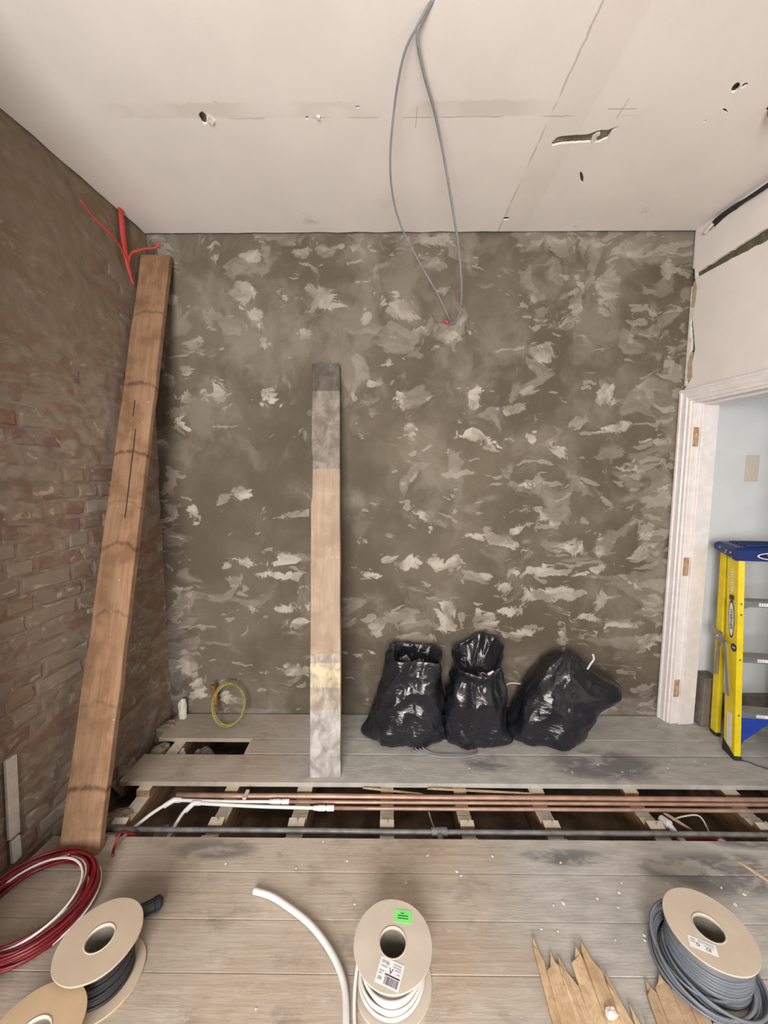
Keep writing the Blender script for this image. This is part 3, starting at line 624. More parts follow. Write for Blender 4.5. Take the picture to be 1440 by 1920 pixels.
pipe('copper_tail', [(.27, 1.49, -.045), (.40, 1.488, -.046), (.55, 1.486, -.05)], .0055, MT['copper'], 'short pinkish pipe end lying behind the conduit tee', 'pipe')
pipe('thin_pipe', [(.80, 1.525, -.045), (.98, 1.515, -.043), (1.16, 1.500, -.042)], .0055, MT['grubby_white'], 'thin pale pipe slanting in front of the conduit on the right', 'pipe')
for k, (p, lab) in enumerate((([(1.270, 1.630, -.040), (1.278, 1.602, -.038), (1.295, 1.555, -.058), (1.325, 1.455, -.062)], 'white plastic waste elbow left of its twin at the right end of the gap'),
                              ([(1.455, 1.528, -.050), (1.465, 1.515, -.042), (1.485, 1.48, -.042), (1.50, 1.42, -.05)], 'white plastic waste elbow right of its twin at the right end of the gap'))):
    t = empty('waste_elbow', p[0], label=lab, cat='pipe fitting'); o = Vector(p[0])
    obj('pipe', tube(bmesh.new(), spline([Vector(q) - o for q in p], 6), .013, 12), MT['white_plastic'], t, smooth=True)
    obj('collar', tube(bmesh.new(), [(-.002, .010, -.004), (.007, -.026, .005)], .019, 14), MT['white_plastic'], t)
# laths and stray wires in the void
def lath(name, a, b, w, th, m, label, cat, group=None):
    a, b = Vector(a), Vector(b); d = b - a; M = frame(a, d, (-d.y, d.x, 0))
    L = d.length; bm = bmesh.new(); rn = random.Random(label)
    prism(bm, [(0, -w / 2), (L * .5, -w / 2 * 1.15), (L - .02, -w / 2 * .7), (L, 0), (L - .01, w / 2 * .5), (L * .45, w / 2), (.012, w / 2 * .8)], 'z', 0, th)
    o = obj(name, bm, m, mat4=M); return tag(o, label, cat, group)
lath('wood_sliver', (-.12, 1.775, -.015), (.18, 1.750, -.026), .010, .004, MT['splinter_pine'], 'thin pale wood sliver lying over the central joist behind the pipes', 'wood sliver')
lath('wood_sliver', (.20, 1.772, -.014), (.72, 1.752, -.020), .010, .004, MT['splinter_pine'], 'long pale wood sliver behind the copper pipes under the bags', 'wood sliver')
lath('wood_sliver', (1.29, 1.66, -.03), (1.37, 1.59, -.05), .012, .006, MT['splinter_brown'], 'short brown wood sliver crossing above the white waste elbow', 'wood sliver')
pipe('stray_wire', spline([(.20, 1.69, -.06), (.215, 1.65, -.09), (.245, 1.58, -.10), (.25, 1.55, -.16)], 4), .003, MT['tan_plaster'], 'thin tan wire hanging between the joists by the conduit tee', 'wire', 6)
pipe('stray_wire', spline([(1.33, 1.655, -.06), (1.38, 1.650, -.036), (1.45, 1.645, -.034), (1.47, 1.60, -.10)], 5), .0035, MT['grubby_white'], 'pale wire looping up between the white waste elbows', 'wire', 6)
# rubble against the brick wall
def rock(name, loc, sx, sy, sz, seed, m, label, group='broken masonry at the foot of the brick wall'):
    bm = bmesh.new(); bmesh.ops.create_icosphere(bm, subdivisions=3, radius=1)
    for v in bm.verts:
        c_ = v.co.copy(); m_ = max(abs(c_.x), abs(c_.y), abs(c_.z)); c_ = c_.lerp(c_ / m_, .55)
        c_ *= 1 + .22 * noise.noise(c_ * 1.7 + Vector((seed, 0, 0))) + .07 * noise.noise(c_ * 6 + Vector((0, seed, 0)))
        v.co = Vector((c_.x * sx, c_.y * sy, c_.z * sz))
    zmin = min(v.co.z for v in bm.verts)
    for v in bm.verts: v.co.z -= zmin
    o = obj(name, bm, m); o.location = loc; o.rotation_euler.z = seed; return tag(o, label, 'rubble', group)
rock('masonry_lump', (-1.395, 1.90, -.13), .05, .085, .062, .4, MT['rubble'], 'dark rounded masonry lump left of the far floorboards')
rock('masonry_lump', (-1.30, 2.045, -.10), .055, .035, .048, 1.3, MT['rubble'], 'broken masonry lump beside the hole near the corner')
rock('masonry_lump', (-1.20, 2.045, -.075), .022, .04, .02, 2.2, MT['chip_white'], 'small pale lump inside the floorboard hole')
rock('masonry_lump', (-1.26, 1.64, -.20), .07, .06, .075, 2.9, MT['rubble'], 'large dusty masonry block in the void left of the white pipe tails')
rock('masonry_lump', (-1.03, 1.60, -.20), .05, .05, .05, 4.1, MT['rubble'], 'dusty masonry lump in the void between the white pipe tails')
rock('masonry_lump', (-1.36, 2.22, -.12), .045, .06, .065, 5.3, MT['rubble'], 'dark masonry lump in the far left floor corner')
rock('masonry_lump', (-1.05, 2.045, -.20), .05, .05, .08, 7.3, MT['rubble'], 'masonry lump deep in the floorboard hole')
rock('plaster_stub', (-1.30, 2.30, -.02), .022, .02, .07, 6.0, MT['chip_white'], 'upright pale plaster stub in the far left floor corner')
# white trunking against the bricks at the left edge
t = empty('trunking_strip', (xl(1.37) + .02, 1.37, .02), label='white plastic trunking strip upright against the brick wall, left edge', cat='trunking')
obj('strip', bx(-.008, .008, -.022, .022, .10, .42, bev=.003), MT['grubby_white'], t, mat4=Matrix.Rotation(-.05, 4, 'X'))
obj('broken_end', bx(-.008, .008, -.020, .016, .0, .092, bev=.003), MT['grubby_white'], t, mat4=Matrix.Rotation(-.02, 4, 'X') @ Matrix.Translation((.004, .004, 0)))

# ============================================================= leaning planks
def leaning(name, base, top, width, th, m, label, seed, twist=0, wany=.006, notch=None):
    base, top = Vector(base), Vector(top); d = (top - base); L = d.length; zax = d.normalized()
    xax = Vector((1, 0, 0)); xax = (xax - zax * xax.dot(zax)).normalized()
    xax = Matrix.Rotation(twist, 3, zax) @ xax; yax = zax.cross(xax)
    M = Matrix(((xax.x, yax.x, zax.x, base.x), (xax.y, yax.y, zax.y, base.y), (xax.z, yax.z, zax.z, base.z), (0, 0, 0, 1)))
    bm = bmesh.new(); n = 60; rows = []; h = width / 2
    for i in range(n + 1):
        z = L * i / n
        a = -h + wany * noise.noise(Vector((z * 4, seed, 1))); b = h + wany * noise.noise(Vector((z * 4, seed, 8)))
        if notch and notch[0] < z < notch[1]: a += notch[2]
        bow = .006 * math.sin(PI * i / n) * (1 if seed % 2 else -1)
        z0 = z + (.012 * rnd.uniform(-1, 1) * 0)
        # local y points away from the viewer; the front face carries y = 0
        rows.append([bm.verts.new(p) for p in ((a + .003, bow, z), (b - .003, bow, z), (b, bow + .004, z), (b, bow + th, z), (a, bow + th, z), (a, bow + .004, z))])
    for i in range(n):
        for j in range(6): bm.faces.new((rows[i][j], rows[i][(j + 1) % 6], rows[i + 1][(j + 1) % 6], rows[i + 1][j]))
    bm.faces.new(rows[0]); bm.faces.new(rows[-1])
    o = obj(name, bm, m, mat4=M); return o, L
lp, _ = leaning('leaning_joist', (-1.252, 1.405, .001), (-1.310, 2.285, 2.776), .158, .034, MT['joist_brown'], '', 1, twist=R(4))
tag(lp, 'long brown timber leaning up the brick wall into the corner', 'timber plank')
bm = bmesh.new()
for (z0, z1, x0) in ((1.40, 1.86, .012), (1.93, 2.02, -.01)):
    P_ = [(x0 + .004 * noise.noise(Vector((k, z0, 1))), .004, z0 + (z1 - z0) * k / 10) for k in range(11)]; tube(bm, P_, .0022, 5)
cr = obj('split', bm, MT['void'], lp); cr['label'] = 'dark split along the grain'
mp, _ = leaning('leaning_plank', (-.316, 1.822, .001), (-.358, 2.302, 2.185), .160, .042, MT['scaffold_plank'], '', 2, wany=.0035, notch=(1.45, 1.70, .006))
tag(mp, 'short plank with grey and cream paint bands leaning on the back wall', 'timber plank')

# ============================================================= bin bags
def bag(name, label, loc, wx, wy, h, prof, seed, lean=(0, 0), lumps=(), rim=None, rz=0, fold=.020, floor_n=0):
    """prof: (radius factor, height factor) from the bottom centre over the outside, across the rim, to the inside"""
    NA = 150; bm = bmesh.new(); P = []
    for i in range(len(prof) - 1):
        n = max(2, int(34 * (abs(prof[i + 1][0] - prof[i][0]) + abs(prof[i + 1][1] - prof[i][1]))))
        for j in range(n): P.append((i + j / n))
    P.append(len(prof) - 1.0001)
    sp = spline([(a, 0, b) for a, b in prof], 1)
    def pv(t):
        i = int(t); f = t - i; a, b = prof[max(i - 1, 0)], prof[i]; c_, d = prof[min(i + 1, len(prof) - 1)], prof[min(i + 2, len(prof) - 1)]
        g = lambda p0, p1, p2, p3: .5 * (2 * p1 + (p2 - p0) * f + (2 * p0 - 5 * p1 + 4 * p2 - p3) * f * f + (3 * p1 - p0 - 3 * p2 + p3) * f ** 3)
        return g(a[0], b[0], c_[0], d[0]), g(a[1], b[1], c_[1], d[1])
    rings = []
    for q, t in enumerate(P):
        r, zf = pv(t); ring = []
        for j in range(NA):
            a = 2 * PI * j / NA; ca, sa = math.cos(a), math.sin(a)
            sq = (abs(ca) ** 2.6 + abs(sa) ** 2.6) ** (-1 / 2.6)
            hh = h * (1 + (rim(a) if rim else 0) * max(0, (zf - .55)) / .45)
            z = zf * hh
            x_ = wx / 2 * r * ca * sq; y_ = wy / 2 * r * sa * sq
            q3 = Vector((ca * 1.3 + seed, sa * 1.3, z * 3.2)); w3 = Vector((ca * 1.15 + seed, sa * 1.15 + seed, z * 6.5 + .5 * math.sin(a * 2 + seed)))
            rd1 = 1 - 2 * abs(noise.noise(w3)); rd2 = 1 - 2 * abs(noise.noise(Vector((ca * 3.2 + z * 4, sa * 3.2 + seed, z * 11))))
            dsp = .034 * noise.noise(q3) + fold * (max(rd1, .1) - .45) + fold * .5 * (max(0, rd2 - .45))
            dsp *= min(1, r * 1.6)
            for (la, lz, sa_, sz, amp) in lumps:
                da = (a - la + PI) % (2 * PI) - PI
                dsp += amp * math.exp(-(da / sa_) ** 2 - ((z - lz) / sz) ** 2) * min(1, r)
            x_ += dsp * ca; y_ += dsp * sa
            x_ += lean[0] * max(0, zf) ** 1.5; y_ += lean[1] * max(0, zf) ** 1.5
            zz = z + (.010 * noise.noise(Vector((x_ * 9, y_ * 9, seed))) * min(1, zf * 4) if zf > 0 else 0)
            ring.append(bm.verts.new((x_, y_, max(.001, zz))))
        rings.append(ring)
    for i in range(len(rings) - 1):
        for j in range(NA): bm.faces.new((rings[i][j], rings[i][(j + 1) % NA], rings[i + 1][(j + 1) % NA], rings[i + 1][j]))
    bm.faces.new(rings[0][::-1]); bm.faces.new(rings[-1])
    o = obj(name, bm, MT['liner'], smooth=True); o.location = loc; o.rotation_euler.z = rz
    return tag(o, label, 'bin bag', 'filled black bin bags against the back wall')
OPEN = [(.05, 0), (.80, 0), (1.0, .05), (1.08, .20), (1.02, .42), (.95, .66), (.88, .86), (.86, .97), (.84, 1.0), (.80, .985), (.74, .90), (.66, .80), (.30, .77), (.02, .77)]
bag('bin_bag', 'open-topped black bin bag on the left, beside the leaning paint-stained plank', (.100, 2.165, 0), .365, .28, .505, OPEN, 1.7, lean=(.06, .01),
    lumps=((PI * 1.06, .03, .35, .05, .055), (PI * .95, .40, .5, .08, -.02), (-.2, .22, .6, .08, .03), (-.5, .06, .3, .05, .03), (-1.3, .10, .8, .08, .02)), rim=lambda a: .03 * math.cos(a - PI * .9))
bag('bin_bag', 'middle black bin bag with a flared open mouth', (.505, 2.155, 0), .30, .28, .485, [(.05, 0), (.80, 0), (1.0, .05), (1.10, .20), (1.08, .42), (1.03, .62), (.84, .76), (.80, .85), (.90, .96), (.90, 1.0), (.85, .98), (.70, .86), (.50, .76), (.30, .74), (.02, .74)], 4.2, lean=(.03, .01),
    lumps=((-.35, .03, .3, .04, .08), (-2.2, .30, .6, .09, .015)), rim=lambda a: .13 * max(0, math.cos(a - .6)) + .06 * max(0, math.sin(a)) - .10 * max(0, -math.sin(a)))
bag('bin_bag', 'right-hand black bin bag, closed and slumped over with a white cord', (.950, 2.165, 0), .40, .28, .50, [(.05, 0), (.80, 0), (1.0, .05), (1.06, .20), (1.02, .42), (.86, .66), (.62, .84), (.38, .95), (.16, 1.0), (.02, 1.0)], 7.9, lean=(.12, .02),
    lumps=((0.0, .28, .55, .10, .19), (.05, .34, .35, .06, .04), (PI * 1.05, .02, .3, .05, .075), (PI, .45, .6, .10, -.035), (0, .06, .6, .07, -.02)), fold=.017)
pipe('white_cord', spline([(1.14, 2.10, .44), (1.155, 2.095, .475), (1.168, 2.09, .505), (1.160, 2.09, .535)], 5), .0055, MT['cable_white'], 'short white cord poking out of the slumped right-hand bag', 'cord', 8)
t = empty('plug_offcut', (.575, 2.07, .415), label='white plug and wire loop in the mouth of the middle bag', cat='cable offcut')
obj('plug', bx(-.004, .034, -.006, .008, .0, .014, bev=.002), MT['label_white'], t, mat4=Matrix.Rotation(-.5, 4, 'Y'))
obj('wire_loop', tube(bmesh.new(), spline([(-.005, 0, -.01), (-.022, 0, .012), (-.045, 0, .016), (-.05, 0, -.008), (-.03, 0, -.02)], 5), .0022, 6), MT['cable_mid'], t)
pipe('wire_stub', spline([(.70, 2.2, .27), (.72, 2.18, .305), (.75, 2.17, .315), (.79, 2.17, .31)], 5), .003, MT['cable_white'], 'thin pale wire stub between the middle and right bags', 'wire', 6)
bm = bmesh.new()
for k in range(4): tube(bm, spline([(.14 + .02 * k, 2.02, .008 + .004 * k), (.26, 1.968 + .007 * k, .007), (.40, 1.962 + .007 * k, .007), (.50, 1.99, .009), (.45, 2.08, .01), (.25, 2.08, .01)], 6, True), .0045, 6, True)
tag(obj('cable_loop', bm, MT['cable_mid'], smooth=True), 'flat grey cable loops trapped under the left and middle bags', 'cable')

# ============================================================= hanging and wall cables
t = empty('hanging_cable', (.363, YB, 2.43), label='two long grey cables looping from the ceiling to the back wall', cat='cable'); o = Vector(t.location)
LP = [(.137, 1.25, 2.93), (.097, 1.30, 2.905), (.054, 1.37, 2.889), (.027, 1.50, 2.863), (.011, 1.66, 2.797), (.026, 1.81, 2.747), (.074, 1.95, 2.700), (.177, 2.10, 2.613), (.274, 2.20, 2.521), (.345, 2.28, 2.435), (.363, 2.345, 2.424)]
RP = [(.145, 1.25, 2.93), (.104, 1.30, 2.908), (.093, 1.33, 2.893), (.123, 1.42, 2.874), (.174, 1.54, 2.858), (.230, 1.68, 2.806), (.289, 1.83, 2.722), (.347, 1.98, 2.626), (.389, 2.12, 2.518), (.405, 2.24, 2.446), (.388, 2.31, 2.418), (.366, 2.345, 2.420)]
obj('cable', tube(bmesh.new(), [q - o for q in spline(LP, 6)], .0042, 8), MT['cable_mid'], t, smooth=True)
obj('cable', tube(bmesh.new(), [q - o for q in spline(RP, 6)], .0055, 8), MT['cable_mid'], t, smooth=True)
obj('grommet', tube(bmesh.new(), [(-.035, -.012, .004), (-.012, -.014, -.004), (.004, -.010, -.002)], .008, 10), MT['red_conduit'], t, smooth=True)
# red conduit in the upper left corner
t = empty('red_conduit', (xl(2.14) + .03, 2.14, 2.74), label='split red conduit hanging from the ceiling in the left corner', cat='conduit'); o = Vector(t.location)
X_ = xl(2.14) + .028
obj('conduit', tube(bmesh.new(), spline([(X_, 2.135, 2.93), (X_ + .002, 2.138, 2.80), (X_ + .006, 2.142, 2.71), (X_ + .012, 2.15, 2.64), (X_ + .026, 2.165, 2.555)], 5), [.019] * 9 + [.018, .017, .016, .016, .015, .014, .013, .012, .011, .010, .008, .003][:12], 10, flat=.55), MT['red_conduit'], t, smooth=True, mat4=Matrix.Translation(-o))
obj('strand', tube(bmesh.new(), spline([(X_ + .014, 2.15, 2.63), (X_ + .010, 2.12, 2.70), (X_ + .012, 2.03, 2.735), (X_ - .005, 1.93, 2.76), (X_ - .006, 1.865, 2.79)], 5), [.008] * 8 + [.007] * 8 + [.006] * 5, 8, flat=.5), MT['red_conduit'], t, smooth=True, mat4=Matrix.Translation(-o))
obj('strand', tube(bmesh.new(), spline([(X_ + .014, 2.15, 2.66), (X_ + .02, 2.17, 2.72), (X_ + .06, 2.21, 2.765), (X_ + .115, 2.24, 2.79), (X_ + .135, 2.245, 2.825)], 5), [.008] * 8 + [.006] * 13, 8, flat=.5), MT['red_conduit'], t, smooth=True, mat4=Matrix.Translation(-o))
# cable tails at the top of the door wall
t = empty('ceiling_cables', (xr(2.1), 2.1, 2.9), label='dark cables running through the cut at the top of the door wall', cat='cable'); o = Vector(t.location)
for k in range(3):
    P_ = [(xr(2.24) - .012, 2.245, 2.868 + .004 * k), (xr(2.2) - .010 - .004 * k, 2.20, 2.885 + .006 * k), (xr(2.1) - .012 - .004 * k, 2.10, 2.892 + .004 * k), (xr(1.98) - .010, 1.98 + .02 * k, 2.885 + .008 * k), (xr(1.7) - .01, 1.70, 2.888 + .007 * k)]
    obj('cable', tube(bmesh.new(), [q - o for q in spline(P_, 5)], .0048, 7), MT['cable_black'], t, smooth=True)
obj('cable_end', tube(bmesh.new(), [Vector(q) - o for q in ((xr(2.24) - .018, 2.262, 2.866), (xr(2.2) - .02, 2.215, 2.884))], .009, 8), MT['raw_white'], t)
t = obj('red_cable_tail', tube(bmesh.new(), spline([(1.452, 1.598, 2.935), (1.446, 1.60, 2.905), (1.462, 1.605, 2.885), (1.49, 1.60, 2.88)], 5), .009, 8), MT['red_conduit'], smooth=True)
tag(t, 'red conduit tail sticking out of the ceiling at the right edge', 'conduit')
# green and yellow earth cable coiled against the back wall
t = empty('earth_cable_coil', (-.985, 2.24, .003), label='coil of thin green-yellow earth cable standing against the back wall', cat='cable coil')
bm = bmesh.new()
for k in range(5):
    rx, rz_ = .098 + .004 * math.sin(k * 2.1), .116 + .005 * math.cos(k * 1.7)
    pts = [(rx * math.cos(a) + .006 * math.sin(k), .035 * math.sin(a) + .004 * k, .122 + rz_ * math.sin(a) + .003 * k * 0) for a in [2 * PI * j / 30 for j in range(30)]]
    tube(bm, pts, .0028, 6, True)
obj('cable', bm, MT['cable_earth'], t, smooth=True)
obj('sleeve', tube(bmesh.new(), spline([(-.10, .02, .235), (-.092, .03, .18), (-.085, .03, .10)], 5), .014, 10), MT['brown_sleeve'], t, smooth=True)

# ============================================================= step ladder in the doorway
LD = empty('step_ladder', (1.884, 1.962, 0), R(-9), 'yellow fibreglass step ladder with a blue top, folded in the doorway', 'ladder')
LW, LT, TOPZ, LEAN = .40, .36, 1.085, .113
def rail(x_bot, x_top, sgn, ybot, ytop, wd, zb, zt, name, lip=.030):
    """C channel; web on the outside, flanges turned inwards (sgn +1: inwards is +x)"""
    bm = bmesh.new(); th = .004; n = 2; rows = []
    prof_ = [(0, 0), (lip, 0), (lip, th), (th, th), (th, wd - th), (lip, wd - th), (lip, wd), (0, wd)]
    for (z, x0, y0) in ((zb, x_bot, ybot), (zt, x_top, ytop)):
        rows.append([bm.verts.new((x0 + sgn * a, y0 + b, z + (.045 * b / wd if z == zb and name == 'front_rail' else 0))) for a, b in prof_])
    A, B = rows
    for j in range(8): bm.faces.new((A[j], A[(j + 1) % 8], B[(j + 1) % 8], B[j]))
    bm.faces.new(A); bm.faces.new(B)
    return obj(name, bm, MT['grp_yellow'], LD)
fr = rail(0, .012, 1, 0, LEAN, .085, .012, TOPZ, 'front_rail'); rail(LW, LT, -1, 0, LEAN, .085, .012, TOPZ, 'front_rail')
rail(.030, .016, 1, .20, LEAN + .105, .045, .015, TOPZ + .01, 'rear_rail', .026); rail(LW - .03, LT - .004, -1, .20, LEAN + .105, .045, .015, TOPZ + .01, 'rear_rail', .026)
for x0, s_ in ((-.003, 1), (LW + .003, -1)):
    obj('rubber_foot', prism(bmesh.new(), [(-.004, 0), (.090, 0), (.090, .066), (-.004, .020)], 'x', x0, x0 + s_ * .036), MT['rubber'], LD)
    obj('rubber_foot', bx(min(x0 + s_ * .030, x0 + s_ * .062), max(x0 + s_ * .030, x0 + s_ * .062), .197, .248, 0, .022, bev=.003), MT['rubber'], LD)
# moulded top
bm = bmesh.new(); y0, y1 = LEAN - .012, LEAN + .165
prof_ = [(y0, TOPZ - .008), (y0 - .004, TOPZ + .050), (y0 + .012, TOPZ + .064), (y1 - .012, TOPZ + .072), (y1 + .004, TOPZ + .055), (y1, TOPZ + .030)]
prism(bm, prof_, 'x', -.010, LT + .022)
for v in bm.verts:
    if v.co.z > TOPZ + .06:
        v.co.x += .012 if v.co.x < .1 else -.012
top = obj('top_cap', bm, MT['ladder_blue'], LD)
bm = bmesh.new()
for k in range(5): tube(bm, spline([(.05, y0 + .028 + k * .03, TOPZ + .068 + .0012 * k), (.12, y0 + .026 + k * .03, TOPZ + .074), (.25, y0 + .03 + k * .03, TOPZ + .074), (.32, y0 + .028 + k * .03, TOPZ + .069)], 4), .006, 6)
obj('tool_ridge', bm, MT['ladder_blue'], top, smooth=True)
for (yy, zz) in ((.022, .002), (.030, .030), (.062, .036), (.115, .045), (.070, .022)): obj('rivet', tube(bmesh.new(), [(-.008, LEAN + yy, TOPZ + zz), (-.0135, LEAN + yy, TOPZ + zz)], .0055, 10), MT['aluminium'], top)
def ellipse(bm, a, b, n=32): 
    vs_ = [bm.verts.new((a * math.cos(2 * PI * i / n), b * math.sin(2 * PI * i / n), 0)) for i in range(n)]; bm.faces.new(vs_)
    ex = bmesh.ops.extrude_face_region(bm, geom=bm.faces[:]); bmesh.ops.translate(bm, vec=(0, 0, -.0008), verts=[g for g in ex['geom'] if isinstance(g, bmesh.types.BMVert)]); return bm
Mc = frame((LT / 2 + .005, y0 - .0045, TOPZ + .022), (1, 0, 0), (0, -.07, 1))
for (a, b, dz, m) in ((.098, .0215, .0008, 'label_white'), (.090, .0165, .0016, 'badge_navy')):
    obj('badge', ellipse(bmesh.new(), a, b), MT[m], top, mat4=Mc @ Matrix.Translation((0, 0, dz)))
text_obj('badge_lettering', 'WERNER', .026, MT['label_white'], top, Mc @ Matrix.Translation((0, .0, .0022)))
# rail print; text runs down the web
zd = Vector((.012 * 0, LEAN / TOPZ, 1)).normalized()
def webpt(z, y): return (-.0008 + .012 * z / TOPZ, LEAN * z / TOPZ + y, z)
def webM(z, y, off=0): 
    M = frame(webpt(z, y), -zd, (0, -1, 0)); return M @ Matrix.Translation((0, 0, off))
obj('badge', ellipse(bmesh.new(), .108, .0215), MT['badge_navy'], fr, mat4=webM(.745, .043, .0006))
obj('badge', ellipse(bmesh.new(), .092, .0170), MT['label_white'], fr, mat4=webM(.745, .043, .0014))
text_obj('badge_lettering', 'WERNER', .0285, MT['ink'], fr, webM(.745, .043, .0020))
bm = bmesh.new(); rn = random.Random(3)
for k in range(9):
    box(bm, -.068 + k * .0145, -.068 + k * .0145 + .004, -.012, .012, 0, .0008); box(bm, -.064 + k * .0145, -.058 + k * .0145, *rn.choice(((-.012, -.004), (.002, .012), (-.005, .004))), 0, .0008)
obj('rail_print', bm, MT['label_white'], fr, mat4=webM(.955, .043, .0004))
obj('rail_mark', bx(-.013, .013, -.017, .017, 0, .0008), MT['ink'], fr, mat4=webM(.865, .043, .0004))
obj('rail_mark', ellipse(bmesh.new(), .022, .022), MT['ink'], fr, mat4=webM(.598, .020, .0010))
text_obj('rail_mark', 'S', .030, MT['label_white'], fr, webM(.598, .020, .0016))
for (z, l) in ((.185, .10), (.095, .085)):
    lb = obj('rating_label', bx(-l / 2, l / 2, -.017, .017, 0, .0008), MT['label_white'], fr, mat4=webM(z, .040, .0004))
    bm = bmesh.new(); rn = random.Random(int(z * 1000))
    for k in range(5): box(bm, -l / 2 + .012 + k * .016, -l / 2 + .0135 + k * .016, -.012, .010 * rn.random(), .0009, .0014)
    obj('label_print', bm, MT['ink_soft'], lb)
# treads
for k, z in enumerate((.256, .554, .855)):
    f = z / TOPZ; ys = LEAN * f + .006; xa = .012 * f + .006; xb = LW + (LT - LW) * f - .006
    bm = bmesh.new(); prism(bm, [(ys, z), (ys, z - .030), (ys + .003, z - .030), (ys + .003, z - .003), (ys + .070, z - .003), (ys + .070, z - .022), (ys + .073, z - .022), (ys + .073, z)], 'x', xa, xb)
    tr = obj('tread', bm, MT['aluminium'], LD)
    bm = bmesh.new()
    for q in range(6): box(bm, xa, xb, ys + .008 + q * .010, ys + .011 + q * .010, z, z + .0012)
    obj('grip_rib', bm, MT['spreader_grey'], tr)
    if k == 2:
        for (xe, s_) in ((xa, 1), (xb, -1)):
            obj('knee_bracket', prism(bmesh.new(), [(xe, z - .030), (xe + s_ * .062, z - .030), (xe + s_ * .036, z - .038), (xe + s_ * .016, z - .056), (xe + s_ * .006, z - .088), (xe, z - .090)], 'y', ys + .001, ys + .005) if False else prism(bmesh.new(), [(xe, z - .029), (xe + s_ * .062, z - .029), (xe + s_ * .036, z - .038), (xe + s_ * .016, z - .056), (xe + s_ * .006, z - .088), (xe, z - .090)], 'y', ys - .001, ys + .003), MT['aluminium'], tr)
    lb = obj('tread_label', bx(xa + .10, xa + .17, ys - .0012, ys - .0002, z - .023, z - .007), MT['label_white'], tr)
    bm = bmesh.new()
    for q in range(3): tube(bm, [(xa + .110 + q * .011, ys - .0006, z - .015), (xa + .110 + q * .011, ys - .0018, z - .015)], .0042, 10)
    obj('label_print', bm, MT['ink_soft'], lb)
    for zz in ((z - .012, z - .070) if k == 2 else (z - .012,)): obj('rivet', tube(bmesh.new(), [(xa + .008, LEAN * zz / TOPZ + .001, zz), (xa + .008, LEAN * zz / TOPZ - .006, zz)], .0055, 8), MT['bright_steel'], tr)
for s_, xa in ((1, .010), (-1, LW - .010)):
    obj('gusset', prism(bmesh.new(), [(xa, .228), (xa + s_ * .165, .222), (xa + s_ * .15, .19), (xa + s_ * .05, .09), (xa + s_ * .03, .03), (xa, .03)], 'y', .035, .047), MT['gusset_blue'], LD)
# folded spreader on the outside of the rails
bm = bmesh.new()
def bar(bm, a, b, w, x):
    a, b = Vector(a), Vector(b); d = (b - a).normalized(); n_ = Vector((-d.y, d.x)) * w / 2
    prism(bm, [tuple(a + n_), tuple(b + n_), tuple(b - n_), tuple(a - n_)], 'x', x - .004, x)
bar(bm, (.135, .615), (.070, .325), .020, -.006); obj('spreader_arm', bm, MT['spreader_grey'], LD)
bm = bmesh.new(); bar(bm, (.205, .640), (.222, .375), .022, .018); obj('spreader_arm', bm, MT['spreader_grey'], LD)
obj('spreader_hinge', prism(bmesh.new(), [(.112, .622), (.245, .668), (.232, .60), (.165, .585)], 'x', -.010, -.006), MT['spreader_grey'], LD)
obj('hinge_pin', tube(bmesh.new(), [(-.006, .180, .622), (-.018, .180, .622)], .006, 10), MT['bright_steel'], LD)
pipe('floor_wire', spline([(1.90, 1.962, .004), (1.94, 1.945, .004), (1.972, 1.915, .004), (2.03, 1.88, .004), (2.15, 1.87, .004)], 5), .0028, MT['cable_black'], 'thin dark wire on the floor by the ladder foot', 'wire', 6)
t = empty('pipe_tail', (2.17, 2.27, 0), label='white pipe stub rising behind the ladder', cat='pipe')
obj('pipe', tube(bmesh.new(), [(0, 0, 0), (0, 0, .11)], .011, 10), MT['grubby_white'], t, smooth=True)
obj('base_flange', tube(bmesh.new(), [(-.06, -.01, .006), (.02, -.04, .006)], .012, 8, flat=.4), MT['grubby_white'], t)

# ============================================================= cable drums
def spool(label, loc, R_, h, card, cable, rw, rings_, cr_, hub, rz=0, base=None, seed=0):
    t = empty('cable_drum', loc, rz, label, 'cable drum', 'cardboard cable drums on the floor'); n = 56
    z0 = .004
    tf = obj('top_flange', lathe(bmesh.new(), [(hub, h - .006), (R_, h - .006), (R_ + .001, h - .003), (R_, h), (hub, h)], n, wob=.012, seed=seed), MT[card], t)
    obj('bottom_flange', lathe(bmesh.new(), [(hub, 0), (base or R_, 0), ((base or R_) + .001, .003), (base or R_, .006), (hub, .006)], n, wob=.01, seed=seed + 3), MT[card], t)
    obj('core', lathe(bmesh.new(), [(hub - .001, .001), (hub + .004, .001), (hub + .004, h - .001), (hub - .001, h - .001)], n), MT['core_card_shaded'], t)
    obj('core_rim', lathe(bmesh.new(), [(hub - .002, h - .012), (hub + .002, h - .012), (hub + .002, h + .001), (hub - .002, h + .001)], n), MT['card_light'], t, smooth=True)
    bm = bmesh.new()
    for k in range(rings_):
        z = .010 + cr_ + (h - .020 - 2 * cr_) * k / max(1, rings_ - 1); rr = rw + .002 * math.sin(k * 1.9 + seed)
        tube(bm, [(rr * math.cos(2 * PI * j / 48), rr * math.sin(2 * PI * j / 48), z + .001 * math.sin(j * .4 + k)) for j in range(48)], cr_, 6, True)
    lathe(bm, [(hub + .006, .008), (rw, .008), (rw, h - .008), (hub + .006, h - .008)], 40)
    obj('wound_cable', bm, MT[cable], t, smooth=True)
    return t, tf
